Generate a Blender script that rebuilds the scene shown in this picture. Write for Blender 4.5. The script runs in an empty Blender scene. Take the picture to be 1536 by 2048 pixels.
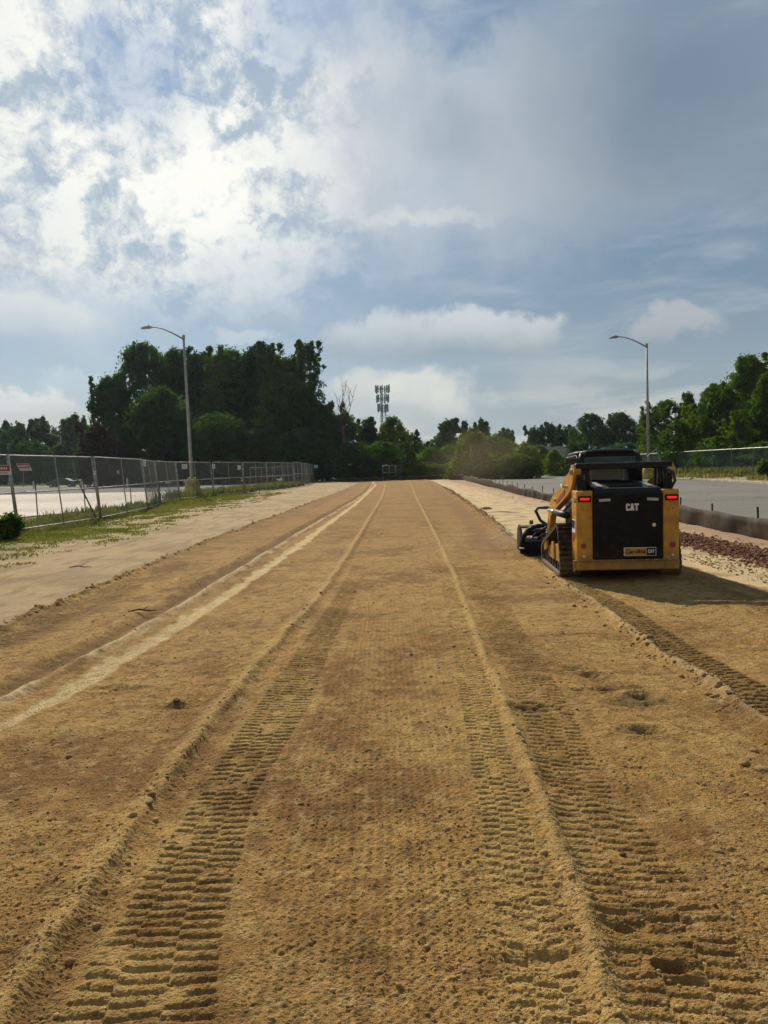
import bpy, math, random
import numpy as np
from mathutils import Vector, Matrix
R = math.radians
sc = bpy.context.scene
C = sc.collection
random.seed(7)

# ------------------------------------------------------------------ camera
F = 1479.0; CAMH = 1.8; HZ = 935.0; ROLL = 0.026
cam_d = bpy.data.cameras.new('camera'); cam_d.sensor_fit = 'VERTICAL'; cam_d.sensor_height = 36
cam_d.sensor_width = 27; cam_d.lens = 26.0; cam_d.clip_start = 0.05; cam_d.clip_end = 6000
cam = bpy.data.objects.new('camera', cam_d); C.objects.link(cam); sc.camera = cam
CR = (Matrix.Rotation(R(90) - math.atan((1024 - HZ) / F), 3, 'X') @ Matrix.Rotation(-ROLL, 3, 'Z'))
cam.matrix_world = Matrix.Translation((0, 0, CAMH)) @ CR.to_4x4()
def ray(x, y):
    return CR @ Vector(((x - 768) / F, (1024 - y) / F, -1))
def gp(x, y, z=0.0):                     # photo point -> place on level z
    d = ray(x, y); t = (z - CAMH) / d.z
    return Vector((d.x * t, d.y * t, z))
def at(x, y, Y):                         # photo point at distance Y
    d = ray(x, y); t = Y / d.y
    return Vector((d.x * t, Y, CAMH + d.z * t))

# ------------------------------------------------------------------ light
SUN_AZ = R(-19); SUN_EL = R(37)          # azimuth measured from +Y towards +X
sd = Vector((math.sin(SUN_AZ) * math.cos(SUN_EL), math.cos(SUN_AZ) * math.cos(SUN_EL), math.sin(SUN_EL)))
sun_d = bpy.data.lights.new('sun', 'SUN'); sun_d.energy = 4.9; sun_d.angle = R(1.2); sun_d.color = (1.0, .90, .74)
sun = bpy.data.objects.new('sun', sun_d); C.objects.link(sun)
sun.rotation_euler = (-sd).to_track_quat('-Z', 'Y').to_euler()
sc.view_settings.view_transform = 'Standard'; sc.view_settings.look = 'None'
sc.view_settings.exposure = 0.0; sc.view_settings.gamma = 1.0; sc.view_settings.use_curve_mapping = False

# ------------------------------------------------------------------ sky
world = bpy.data.worlds.new('World'); sc.world = world; world.use_nodes = True
wt = world.node_tree; wt.nodes.clear()
class NG:                                # tiny helper to write node maths
    def __init__(s, t): s.t = t
    def n(s, k, **kw):
        o = s.t.nodes.new(k)
        for a, b in kw.items(): setattr(o, a, b)
        return o
    def inp(s, sock, v):
        if isinstance(v, bpy.types.NodeSocket): s.t.links.new(v, sock)
        else: sock.default_value = v
    def m(s, op, a, b=0.0, c=None, clamp=False):
        o = s.n('ShaderNodeMath', operation=op, use_clamp=clamp)
        s.inp(o.inputs[0], a); s.inp(o.inputs[1], b)
        if c is not None: s.inp(o.inputs[2], c)
        return o.outputs[0]
    def ss(s, v, lo, hi, a=0.0, b=1.0):
        o = s.n('ShaderNodeMapRange', interpolation_type='SMOOTHSTEP')
        for k, x in enumerate((v, lo, hi, a, b)): s.inp(o.inputs[k], x)
        return o.outputs[0]
    def mix(s, f, a, b, blend='MIX'):
        o = s.n('ShaderNodeMix', data_type='RGBA', blend_type=blend)
        s.inp(o.inputs[0], f); s.inp(o.inputs[6], a); s.inp(o.inputs[7], b)
        return o.outputs[2]
    def noise(s, v, scale, detail=5, rough=.55, dist=0.0, out=0):
        o = s.n('ShaderNodeTexNoise'); s.inp(o.inputs['Vector'], v)
        o.inputs['Scale'].default_value = scale; o.inputs['Detail'].default_value = detail
        o.inputs['Roughness'].default_value = rough; o.inputs['Distortion'].default_value = dist
        return o.outputs[out]
    def comb(s, x, y, z=0.0):
        o = s.n('ShaderNodeCombineXYZ')
        for k, v in enumerate((x, y, z)): s.inp(o.inputs[k], v)
        return o.outputs[0]
g = NG(wt)
tc = g.n('ShaderNodeTexCoord'); sp = g.n('ShaderNodeSeparateXYZ'); wt.links.new(tc.outputs['Generated'], sp.inputs[0])
DX, DY, DZ = sp.outputs
AZ = g.m('ARCTAN2', DX, DY); EL = g.m('ARCSINE', DZ)
base_v = g.comb(AZ, g.m('MULTIPLY', EL, 1.0))
# wind-warped coordinates, so that cloud outlines billow
w1 = g.noise(base_v, 9.0, 8, .64, out=1)
sw = g.n('ShaderNodeSeparateXYZ'); wt.links.new(w1, sw.inputs[0])
def warp(amp):
    a = g.m('MULTIPLY_ADD', g.m('SUBTRACT', sw.outputs[0], .5), amp, AZ)
    e = g.m('MULTIPLY_ADD', g.m('SUBTRACT', sw.outputs[1], .5), amp, EL)
    return a, e
WA, WE = warp(.16); WB, WF = warp(.135); WC, WG = warp(.18)
def azel(x, y):
    d = ray(x, y).normalized(); return math.atan2(d.x, d.y), math.asin(d.z)
def blob(x, y, rx, ry, soft=.5, w=0, rot=0.0):   # soft ellipse of cloud about a direction
    a0, e0 = azel(x, y); A, E = ((WA, WE), (WB, WF), (WC, WG))[w]
    da = g.m('SUBTRACT', A, a0); de = g.m('SUBTRACT', E, e0)
    if rot:
        c, s_ = math.cos(rot), math.sin(rot)
        da, de = (g.m('ADD', g.m('MULTIPLY', da, c), g.m('MULTIPLY', de, s_)),
                  g.m('SUBTRACT', g.m('MULTIPLY', de, c), g.m('MULTIPLY', da, s_)))
    u = g.m('MULTIPLY', da, F / rx); v = g.m('MULTIPLY', de, F / ry)
    r = g.m('SQRT', g.m('ADD', g.m('MULTIPLY', u, u), g.m('MULTIPLY', v, v)))
    return g.ss(r, 1 + soft * .5, 1 - soft, 0.0, 1.0)
sky = g.n('ShaderNodeTexSky', sky_type='NISHITA', sun_disc=False, sun_elevation=SUN_EL, sun_rotation=SUN_AZ)
sky.air_density = 1.0; sky.dust_density = 2.0; sky.ozone_density = 1.5
skyc = g.mix(1.0, sky.outputs[0], (.085, .085, .085, 1), 'MULTIPLY')
n_fine = g.m('ADD', g.m('MULTIPLY', g.noise(g.comb(WB, g.m('MULTIPLY', WF, 1.4)), 7, 9, .62), .72), g.m('MULTIPLY', g.noise(base_v, 30, 6, .65, .1), .28)); n_big = g.noise(base_v, 5.5, 6, .55); n_mid = g.noise(base_v, 11, 8, .62, .2)
flat_v = g.comb(AZ, g.m('MULTIPLY', EL, 4.2)); n_flat = g.noise(flat_v, 6.0, 7, .55, .3)
# clear air, from pale at the horizon to blue above
grad = g.mix(g.ss(EL, 0.0, .36), (.40, .53, .60, 1), (.17, .33, .55, 1))
grad = g.mix(g.ss(AZ, -.35, .45), grad, g.mix(g.ss(EL, 0.0, .3), (.32, .39, .43, 1), (.15, .25, .36, 1)))
col = g.mix(.88, skyc, grad)
# thin streaky veil
col = g.mix(g.m('MULTIPLY', g.ss(n_flat, .45, .72), .45), col, (.50, .56, .60, 1))
# bright broken cloud round the sun
glow_a, glow_e = azel(430, 120)
gd = g.m('SQRT', g.m('ADD', g.m('POWER', g.m('ABSOLUTE', g.m('SUBTRACT', AZ, glow_a)), 2.0), g.m('POWER', g.m('ABSOLUTE', g.m('SUBTRACT', EL, glow_e)), 2.0)))
glow = g.ss(gd, .62, 0.0)
wbright = g.mix(g.ss(n_fine, .41, .54), (.40, .50, .61, 1), (1.0, 1.0, .93, 1))
wbright = g.mix(g.ss(glow, 0.15, .95), g.mix(.5, wbright, (.52, .58, .64, 1)), wbright)
mcl = blob(240, 230, 620, 330, .55, 2)
mcl = g.m('MAXIMUM', mcl, blob(560, 250, 260, 190, .6, 2))
mcl = g.m('MAXIMUM', mcl, g.m('MULTIPLY', blob(40, 430, 240, 130, .5, 0), .95))
mcl = g.m('MULTIPLY', mcl, g.ss(n_mid, .28, .46, .55, 1.0))
col = g.mix(mcl, col, wbright)
hole = g.m('MAXIMUM', blob(265, 140, 135, 105, .8, 0), blob(600, 50, 150, 75, .8, 0))
hole = g.m('MAXIMUM', hole, g.m('MULTIPLY', blob(300, 200, 120, 50, 1.0, 2), .5))
hole = g.m('MULTIPLY', hole, g.ss(n_mid, .32, .62, 1.0, .60))
col = g.mix(g.m('MULTIPLY', hole, .9), col, (.27, .40, .61, 1))
# large grey cloud on the right
dk = g.m('MAXIMUM', blob(1370, 170, 250, 190, 1.0, 1), g.m('MULTIPLY', blob(905, 260, 110, 75, 1.0, 1), .40))
grey = g.mix(g.ss(AZ, -.02, .42), (.55, .61, .67, 1), (.32, .38, .44, 1))
grey = g.mix(g.ss(n_big, .38, .62, .0, .35), grey, (.37, .43, .50, 1))
grey = g.mix(g.m('MULTIPLY', dk, .8), grey, (.16, .23, .32, 1))
mg = g.m('MAXIMUM', blob(1180, 250, 480, 220, .6, 0), g.m('MULTIPLY', blob(830, 270, 260, 230, .95, 2), .9))
mg = g.m('MULTIPLY', mg, g.m('SUBTRACT', 1.0, blob(915, 0, 130, 75, .6, 0)))
col = g.mix(mg, col, grey)
rim = g.m('MULTIPLY', blob(830, 418, 150, 16, 1.0, 1), .5)
col = g.mix(rim, col, (.78, .80, .76, 1))
# heaped clouds low down: light heads, greyer feet
def cumulus(x, y, rx, ry, top, foot, k=1.0, soft=.30):
    global col
    m_ = blob(x, y, rx, ry, soft, 1)
    e1 = azel(x, y - ry * .75)[1]; e0 = azel(x, y + ry * .9)[1]
    cc = g.mix(g.ss(g.m('MULTIPLY_ADD', g.m('SUBTRACT', n_mid, .5), .05, EL), e0, e1), foot, top)
    m_ = g.m('MULTIPLY', m_, g.ss(EL, azel(x, y + ry * .95)[1], azel(x, y + ry * .15)[1], .15, 1.0))
    col = g.mix(g.m('MULTIPLY', m_, k), col, cc)
W_ = (.66, .70, .70, 1); G_ = (.38, .46, .52, 1)
cumulus(760, 680, 130, 58, (.56, .62, .67, 1), (.33, .41, .48, 1))
cumulus(930, 672, 160, 62, (.60, .65, .68, 1), (.31, .39, .45, 1))
cumulus(1060, 672, 85, 62, (.58, .62, .64, 1), (.30, .37, .43, 1))
cumulus(1330, 662, 95, 40, (.50, .52, .54, 1), (.35, .40, .44, 1), .7)
cumulus(60, 640, 140, 55, (.72, .76, .76, 1), (.50, .58, .66, 1), .85)
cumulus(150, 765, 80, 38, (.60, .68, .72, 1), (.50, .60, .68, 1), .6)
cumulus(60, 812, 95, 42, (.74, .78, .78, 1), (.55, .62, .68, 1))
cumulus(490, 684, 45, 20, (.62, .68, .72, 1), (.5, .58, .64, 1), .6)
cumulus(735, 795, 75, 42, (.74, .75, .70, 1), (.52, .57, .58, 1), .7, .5)
cumulus(840, 790, 95, 48, (.78, .79, .73, 1), (.55, .59, .59, 1), .8, .5)
cumulus(900, 815, 70, 36, (.72, .73, .68, 1), (.55, .59, .59, 1), .7, .6)
col = g.mix(g.m('MULTIPLY', g.m('MULTIPLY', g.ss(n_flat, .42, .6), g.ss(EL, .16, .03)), .75), col, (.60, .61, .56, 1))
col = g.mix(g.ss(EL, .03, -.02, 0, .7), col, (.60, .62, .58, 1))
# the rest of the dome behind the viewer: open bluish sky, softly clouded
col = g.mix(g.ss(DY, .05, -.55, 0, .9), col, g.mix(g.ss(n_big, .45, .65), (.22, .25, .29, 1), (.34, .35, .36, 1)))
bgn = g.n('ShaderNodeBackground'); wt.links.new(col, bgn.inputs[0]); bgn.inputs[1].default_value = 1.0
wo = g.n('ShaderNodeOutputWorld'); wt.links.new(bgn.outputs[0], wo.inputs[0])

# ------------------------------------------------------------------ helpers
def tag(o, label=None, cat=None, group=None, kind=None):
    if label: o['label'] = label
    if cat: o['category'] = cat
    if group: o['group'] = group
    if kind: o['kind'] = kind
    return o
def empty(name, loc=(0, 0, 0), rz=0.0, label=None, cat=None, group=None):
    o = bpy.data.objects.new(name, None); C.objects.link(o); o.empty_display_size = .3
    o.location = loc; o.rotation_euler = (0, 0, rz)
    return tag(o, label, cat, group)
class MB:
    def __init__(s): s.v = []; s.f = []
    def add(s, vs, fs):
        b = len(s.v); s.v += [tuple(v) for v in vs]; s.f += [tuple(i + b for i in f) for f in fs]; return s
    def box(s, c, d, rot=None, ch=0.0):
        x, y, z = (k / 2 for k in d); c = Vector(c); rm = rot.to_matrix() if rot is not None and hasattr(rot, 'to_matrix') else rot
        if ch > 0:
            ch = min(ch, x * .9, y * .9, z * .9); P = []; idx = {}
            for sx in (-1, 1):
                for sy in (-1, 1):
                    for sz in (-1, 1):
                        for k in range(3):
                            p = [sx * x, sy * y, sz * z]
                            for j in range(3):
                                if j != k: p[j] -= (sx, sy, sz)[j] * ch
                            idx[(sx, sy, sz, k)] = len(P); P.append(Vector(p))
            Fc = []
            for k in range(3):
                a, b = [j for j in range(3) if j != k]
                for sk in (-1, 1):
                    q = []
                    for (u, w) in ((-1, -1), (1, -1), (1, 1), (-1, 1)):
                        t = [0, 0, 0]; t[k] = sk; t[a] = u; t[b] = w; q.append(idx[(*t, k)])
                    Fc.append(q if (sk > 0) == (k != 1) else q[::-1])
            for k in range(3):
                a, b = [j for j in range(3) if j != k]
                for u in (-1, 1):
                    for w in (-1, 1):
                        t0 = [0, 0, 0]; t0[a] = u; t0[b] = w; t0[k] = -1; t1 = list(t0); t1[k] = 1
                        Fc.append([idx[(*t0, a)], idx[(*t0, b)], idx[(*t1, b)], idx[(*t1, a)]])
            for sx in (-1, 1):
                for sy in (-1, 1):
                    for sz in (-1, 1): Fc.append([idx[(sx, sy, sz, k)] for k in range(3)])
        else:
            P = [Vector((sx * x, sy * y, sz * z)) for sx in (-1, 1) for sy in (-1, 1) for sz in (-1, 1)]
            Fc = [(0, 1, 3, 2), (4, 6, 7, 5), (0, 4, 5, 1), (2, 3, 7, 6), (0, 2, 6, 4), (1, 5, 7, 3)]
        if rm is not None: P = [rm @ p for p in P]
        return s.add([p + c for p in P], Fc)
    def tube(s, pts, rad, n=8, caps=True):
        pts = [Vector(p) for p in pts]; m = len(pts)
        rs = rad if isinstance(rad, (list, tuple)) else [rad] * m
        V = []; prev = None
        for i, p in enumerate(pts):
            t = (pts[min(i + 1, m - 1)] - pts[max(i - 1, 0)]).normalized()
            if prev is None:
                u = t.orthogonal().normalized()
            else:
                u = (prev - t * prev.dot(t)); u = u.normalized() if u.length > 1e-6 else t.orthogonal().normalized()
            prev = u; w = t.cross(u)
            for k in range(n):
                a = 2 * math.pi * k / n; V.append(p + (u * math.cos(a) + w * math.sin(a)) * rs[i])
        Fc = [(i * n + k, i * n + (k + 1) % n, (i + 1) * n + (k + 1) % n, (i + 1) * n + k) for i in range(m - 1) for k in range(n)]
        if caps: Fc += [tuple(range(n))[::-1], tuple((m - 1) * n + k for k in range(n))]
        return s.add(V, Fc)
    def prism(s, poly, x0, x1, axis='x'):
        """poly of (a,b): axis x -> (x,a,b); y -> (a,y,b); z -> (a,b,z)"""
        mk = {'x': lambda t, a, b: (t, a, b), 'y': lambda t, a, b: (a, t, b), 'z': lambda t, a, b: (a, b, t)}[axis]
        n = len(poly); V = [mk(x0, *p) for p in poly] + [mk(x1, *p) for p in poly]
        Fc = [tuple(range(n))[::-1], tuple(range(n, 2 * n))] + [(k, (k + 1) % n, n + (k + 1) % n, n + k) for k in range(n)]
        return s.add(V, Fc)
    def lathe(s, c, prof, axis='x', n=20):
        V = []; c = Vector(c)
        for (t, r) in prof:
            for k in range(n):
                a = 2 * math.pi * k / n; u, w = r * math.cos(a), r * math.sin(a)
                V.append(c + Vector({'x': (t, u, w), 'y': (u, t, w), 'z': (u, w, t)}[axis]))
        m = len(prof)
        Fc = [(i * n + k, i * n + (k + 1) % n, (i + 1) * n + (k + 1) % n, (i + 1) * n + k) for i in range(m - 1) for k in range(n)]
        Fc += [tuple(range(n))[::-1], tuple((m - 1) * n + k for k in range(n))]
        return s.add(V, Fc)
    def mesh(s, name, mat, smooth=False):
        me = bpy.data.meshes.new(name); me.from_pydata(s.v, [], s.f); me.update()
        bm_fix(me)
        if mat: me.materials.append(mat)
        if smooth: me.polygons.foreach_set('use_smooth', [True] * len(me.polygons))
        return me
    def build(s, name, mat, parent=None, smooth=False, bevel=0.0):
        o = bpy.data.objects.new(name, s.mesh(name, mat, smooth)); C.objects.link(o)
        if parent: o.parent = parent
        if bevel:
            b = o.modifiers.new('bevel', 'BEVEL'); b.width = bevel; b.segments = 2; b.limit_method = 'ANGLE'; b.angle_limit = R(35)
        return o
import bmesh
def bm_fix(me):
    if len(me.polygons) > 30000: return
    bm = bmesh.new(); bm.from_mesh(me); bmesh.ops.recalc_face_normals(bm, faces=bm.faces); bm.to_mesh(me); bm.free()
def np_mesh(name, V, Q, mat, smooth=False):      # V (n,3), Q (m,4 or 3)
    me = bpy.data.meshes.new(name); n, m, k = len(V), len(Q), Q.shape[1]
    me.vertices.add(n); me.vertices.foreach_set('co', V.astype(np.float32).ravel())
    me.loops.add(m * k); me.loops.foreach_set('vertex_index', Q.astype(np.int32).ravel())
    me.polygons.add(m); me.polygons.foreach_set('loop_start', np.arange(0, m * k, k, dtype=np.int32))
    me.polygons.foreach_set('loop_total', np.full(m, k, dtype=np.int32))
    if smooth: me.polygons.foreach_set('use_smooth', np.ones(m, bool))
    me.update(calc_edges=True)
    if mat: me.materials.append(mat)
    return me
def link(name, me, parent=None):
    o = bpy.data.objects.new(name, me); C.objects.link(o)
    if parent: o.parent = parent
    return o

# ------------------------------------------------------------------ materials
def mat(name, colr, rough=.6, metal=0.0, spec=.5, var=.12, vscale=6.0, bump=0.0, bscale=60.0, coat=0.0, dusty=0.0):
    m = bpy.data.materials.new(name); m.use_nodes = True; nt = m.node_tree; b = nt.nodes['Principled BSDF']; h = NG(nt)
    t = h.n('ShaderNodeTexCoord')
    nz = h.noise(t.outputs['Object'], vscale, 5, .6)
    dark = tuple(c * (1 - var * 2) for c in colr) + (1,); lite = tuple(min(1, c * (1 + var)) for c in colr) + (1,)
    cc = h.mix(h.ss(nz, .3, .7), dark, lite)
    if dusty:                              # dried dirt thrown up on the lower parts
        sp_ = h.n('ShaderNodeSeparateXYZ'); nt.links.new(t.outputs['Object'], sp_.inputs[0])
        lo = h.ss(sp_.outputs[2], .75, .0); dn = h.noise(t.outputs['Object'], 9, 6, .7)
        f = h.m('MULTIPLY', h.ss(h.m('ADD', h.m('MULTIPLY', lo, .28), dn), .50, .80), dusty, clamp=True)
        cc = h.mix(f, cc, (.22, .15, .07, 1))
    nt.links.new(cc, b.inputs['Base Color'])
    b.inputs['Roughness'].default_value = rough; b.inputs['Metallic'].default_value = metal
    b.inputs['Specular IOR Level'].default_value = spec; b.inputs['Coat Weight'].default_value = coat
    if bump:
        bp = h.n('ShaderNodeBump'); bp.inputs['Strength'].default_value = bump; bp.inputs['Distance'].default_value = .01
        nt.links.new(h.noise(t.outputs['Object'], bscale, 4, .6), bp.inputs['Height']); nt.links.new(bp.outputs[0], b.inputs['Normal'])
    return m
M = {}
M['galv'] = mat('galvanised_steel', (.34, .34, .31), .55, .55, .5, .18, 8)
M['rust'] = mat('weathered_steel', (.16, .13, .10), .7, .3, .4, .25, 12)
M['wire'] = mat('wire_mesh_metal', (.17, .17, .155), .5, .5, .5, .1, 3)
M['greenwire'] = mat('green_coated_wire', (.10, .15, .12), .6, .1, .4, .1, 3)
M['pole'] = mat('painted_pole', (.30, .30, .29), .6, .2, .4, .12, 3)
M['yellow'] = mat('machine_yellow', (.60, .285, .022), .38, 0, .5, .16, 5, .04, 30, .15, .55)
M['black'] = mat('machine_black', (.004, .004, .0045), .5, 0, .22, .2, 6, .03, 60, 0, .12)
M['blackm'] = mat('satin_black_steel', (.009, .009, .010), .5, .0, .3, .2, 8)
M['rubber'] = mat('track_rubber', (.045, .037, .028), .85, 0, .3, .35, 14, .3, 90, 0, .8)
M['dustrub'] = mat('dusty_rubber', (.16, .13, .09), .9, 0, .2, .3, 14, .3, 90)
M['hose'] = mat('hydraulic_hose', (.02, .02, .02), .5, 0, .5, .1, 6)
M['chrome'] = mat('bright_steel', (.55, .55, .55), .25, .9, .5, .05, 6)
M['whitep'] = mat('white_decal', (.75, .74, .70), .5, 0, .5, .05, 6)
M['redp'] = mat('red_decal', (.35, .04, .03), .45, 0, .5, .15, 20)
M['seat'] = mat('blue_seat_fabric', (.03, .05, .11), .8, 0, .3, .2, 10)
M['ybase'] = mat('yellow_painted_concrete', (.38, .30, .035), .75, 0, .3, .25, 3, .3, 30)
M['silt'] = mat('silt_fence_fabric', (.065, .042, .024), .8, 0, .3, .3, 2.5, .3, 8)
M['siltf'] = mat('dusty_silt_fabric', (.14, .10, .07), .85, 0, .3, .3, 1.2, .3, 8)
M['wood'] = mat('dark_wood_stake', (.06, .045, .03), .8, 0, .3, .3, 9)
M['siding'] = mat('grey_siding', (.12, .15, .19), .8, 0, .3, .1, 1)
M['shingle'] = mat('shingle_roof', (.045, .05, .052), .9, 0, .3, .25, 2)
M['paint'] = mat('car_paint', (.03, .035, .04), .25, .3, .6, .05, 2, coat=.8)
M['mast'] = mat('tower_steel', (.12, .17, .19), .6, .2, .5, .1, 1)
M['panelw'] = mat('antenna_panel', (.26, .34, .38), .6, 0, .5, .1, 1)
M['stone'] = mat('pale_stone', (.42, .26, .10), .9, 0, .3, .3, 20, .6, 60)
M['dstone'] = mat('earthy_clod', (.24, .15, .07), .95, 0, .2, .3, 20, .8, 60)
M['bark'] = mat('bark', (.07, .055, .04), .9, 0, .2, .3, 5, .5, 20)
M['dead'] = mat('dead_wood', (.10, .08, .065), .9, 0, .2, .2, 3)
def emis(name, c, e, k=1.0):
    m = mat(name, c, .3); b = m.node_tree.nodes['Principled BSDF']; b.inputs['Emission Color'].default_value = (*e, 1); b.inputs['Emission Strength'].default_value = k; return m
M['tail'] = emis('lit_tail_lamp', (.5, .01, .01), (1, .012, .014), .8)
M['reverse'] = mat('clear_lamp_lens', (.45, .45, .44), .25)
def glass(name, tint, alpha):
    m = bpy.data.materials.new(name); m.use_nodes = True; nt = m.node_tree; nt.nodes.clear(); h = NG(nt)
    tr = h.n('ShaderNodeBsdfTransparent'); tr.inputs[0].default_value = (*tint, 1)
    gl = h.n('ShaderNodeBsdfGlossy'); gl.inputs['Roughness'].default_value = .05; gl.inputs[0].default_value = (.8, .9, .95, 1)
    mx = h.n('ShaderNodeMixShader'); fr = h.n('ShaderNodeFresnel'); fr.inputs[0].default_value = 1.5
    nt.links.new(h.m('ADD', fr.outputs[0], alpha, clamp=True), mx.inputs[0]); nt.links.new(tr.outputs[0], mx.inputs[1]); nt.links.new(gl.outputs[0], mx.inputs[2])
    o = h.n('ShaderNodeOutputMaterial'); nt.links.new(mx.outputs[0], o.inputs[0]); return m
M['glass'] = glass('tinted_cab_glass', (.35, .48, .50), .02)
M['carglass'] = glass('dark_car_glass', (.15, .2, .2), .08)
def leafmat(name, c1, c2, trans=.35, seed=0):
    m = bpy.data.materials.new(name); m.use_nodes = True; nt = m.node_tree; nt.nodes.clear(); h = NG(nt)
    ge = h.n('ShaderNodeNewGeometry'); oi = h.n('ShaderNodeObjectInfo')
    nz = h.noise(ge.outputs['Position'], .35, 4, .6); n2 = h.noise(ge.outputs['Position'], 2.5, 2, .6)
    f = h.m('ADD', h.m('MULTIPLY', h.ss(nz, .35, .65), .5), h.m('MULTIPLY', n2, .35)); f = h.m('ADD', f, h.m('MULTIPLY', oi.outputs['Random'], .25), clamp=True)
    cc = h.mix(f, (*c1, 1), (*c2, 1))
    d = h.n('ShaderNodeBsdfDiffuse'); nt.links.new(cc, d.inputs[0])
    t = h.n('ShaderNodeBsdfTranslucent'); nt.links.new(h.mix(1.0, cc, (1.25, 1.5, .6, 1), 'MULTIPLY'), t.inputs[0])
    mx = h.n('ShaderNodeMixShader'); mx.inputs[0].default_value = trans
    nt.links.new(d.outputs[0], mx.inputs[1]); nt.links.new(t.outputs[0], mx.inputs[2])
    o = h.n('ShaderNodeOutputMaterial'); nt.links.new(mx.outputs[0], o.inputs[0]); return m
M['leaf_dark'] = leafmat('dark_leaves', (.028, .062, .030), (.072, .122, .034), .46)
M['leaf_mid'] = leafmat('green_leaves', (.045, .085, .018), (.12, .18, .03), .5)
M['leaf_lite'] = leafmat('light_green_leaves', (.09, .125, .02), (.20, .235, .035), .45)
M['leaf_red'] = leafmat('brownish_purple_leaves', (.035, .026, .022), (.10, .065, .05), .2)
M['grass'] = leafmat('grass_blades', (.10, .12, .035), (.26, .22, .08), .3)
M['weed'] = leafmat('dry_weeds', (.22, .17, .08), (.30, .25, .10), .35)

# ------------------------------------------------------------------ value/gradient noise in numpy
def _hash(ix, iy, s):
    h = (ix.astype(np.int64) * 374761393 + iy.astype(np.int64) * 668265263 + s * 974711) & 0xffffffff
    h = ((h ^ (h >> 13)) * 1274126177) & 0xffffffff
    return (h ^ (h >> 16)) & 0xffffffff
def pn(x, y, s=0):
    x0 = np.floor(x); y0 = np.floor(y); fx = (x - x0).astype(np.float32); fy = (y - y0).astype(np.float32)
    u = fx * fx * fx * (fx * (fx * 6 - 15) + 10); v = fy * fy * fy * (fy * (fy * 6 - 15) + 10)
    def gr(a, b, dx, dy):
        t = _hash(x0 + a, y0 + b, s).astype(np.float32) * np.float32(2 * math.pi / 4294967296.0)
        return np.cos(t) * dx + np.sin(t) * dy
    n00 = gr(0, 0, fx, fy); n10 = gr(1, 0, fx - 1, fy); n01 = gr(0, 1, fx, fy - 1); n11 = gr(1, 1, fx - 1, fy - 1)
    return ((n00 * (1 - u) + n10 * u) * (1 - v) + (n01 * (1 - u) + n11 * u) * v) * 1.5
def fbm(x, y, f, o=4, s=0, r=.5):
    t = 0; a = 1.0
    for k in range(o): t = t + a * pn(x * f, y * f, s + k * 17); f *= 2.03; a *= r
    return t
def sst(v, a, b):
    t = np.clip((v - a) / (b - a), 0, 1); return t * t * (3 - 2 * t)
def line(pts):                           # photo polyline -> x as a function of distance
    w = sorted(((p.y, p.x) for p in (gp(*q) for q in pts)))
    Y = np.array([a for a, b in w]); X = np.array([b for a, b in w])
    def f(y):
        r = np.interp(y, Y, X)
        s0 = (X[1] - X[0]) / (Y[1] - Y[0]); return np.where(y < Y[0], X[0] + (y - Y[0]) * s0, r)
    return f
L_edge = line([(0, 1255), (190, 1180), (310, 1127), (485, 1057), (600, 1015), (700, 975), (722, 964)])
L_thin = line([(0, 1417), (80, 1377), (260, 1282), (450, 1165), (620, 1057), (712, 1002), (735, 985)])
L_strk = line([(0, 1462), (125, 1395), (215, 1337), (330, 1275), (425, 1210), (505, 1160), (600, 1092), (655, 1050), (710, 1010), (738, 984), (751, 971), (742, 962)])
L_r4 = line([(15, 2040), (160, 1830), (285, 1640), (350, 1550), (480, 1380), (560, 1290), (640, 1200), (700, 1110), (740, 1040), (765, 998), (772, 972), (768, 962)])
L_r6 = line([(820, 965), (834, 998), (850, 1030), (880, 1090), (912, 1160), (940, 1245), (968, 1320), (1010, 1420), (1055, 1540), (1105, 1670), (1165, 1830), (1220, 2048)])
L_ld = line([(1080, 1136), (1120, 1170), (1200, 1220), (1300, 1300), (1352, 1332), (1430, 1385), (1536, 1455)])
L_right = line([(868, 964), (905, 985), (960, 1023), (1000, 1053), (1034, 1085)])
T1a = line([(110, 2048), (250, 1830), (395, 1600), (510, 1420), (600, 1300), (668, 1200), (712, 1120)])
T1b = line([(440, 2048), (450, 1870), (515, 1600), (620, 1420), (665, 1300), (712, 1200), (740, 1120)])
T2a = line([(1020, 2048), (990, 1830), (950, 1600), (918, 1400), (895, 1250), (880, 1150)])
T2b = line([(1190, 2048), (1110, 1830), (1045, 1600), (990, 1400), (935, 1250), (905, 1150)])
T3a = line([(1250, 2048), (1185, 1830), (1085, 1600), (1030, 1400), (960, 1250), (925, 1150)])
T3b = line([(1560, 2048), (1440, 1830), (1235, 1600), (1130, 1400), (1040, 1250), (990, 1150)])
SAND_R = line([(1034, 1085), (1110, 1130), (1160, 1150), (1350, 1165), (1536, 1215)])

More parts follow.
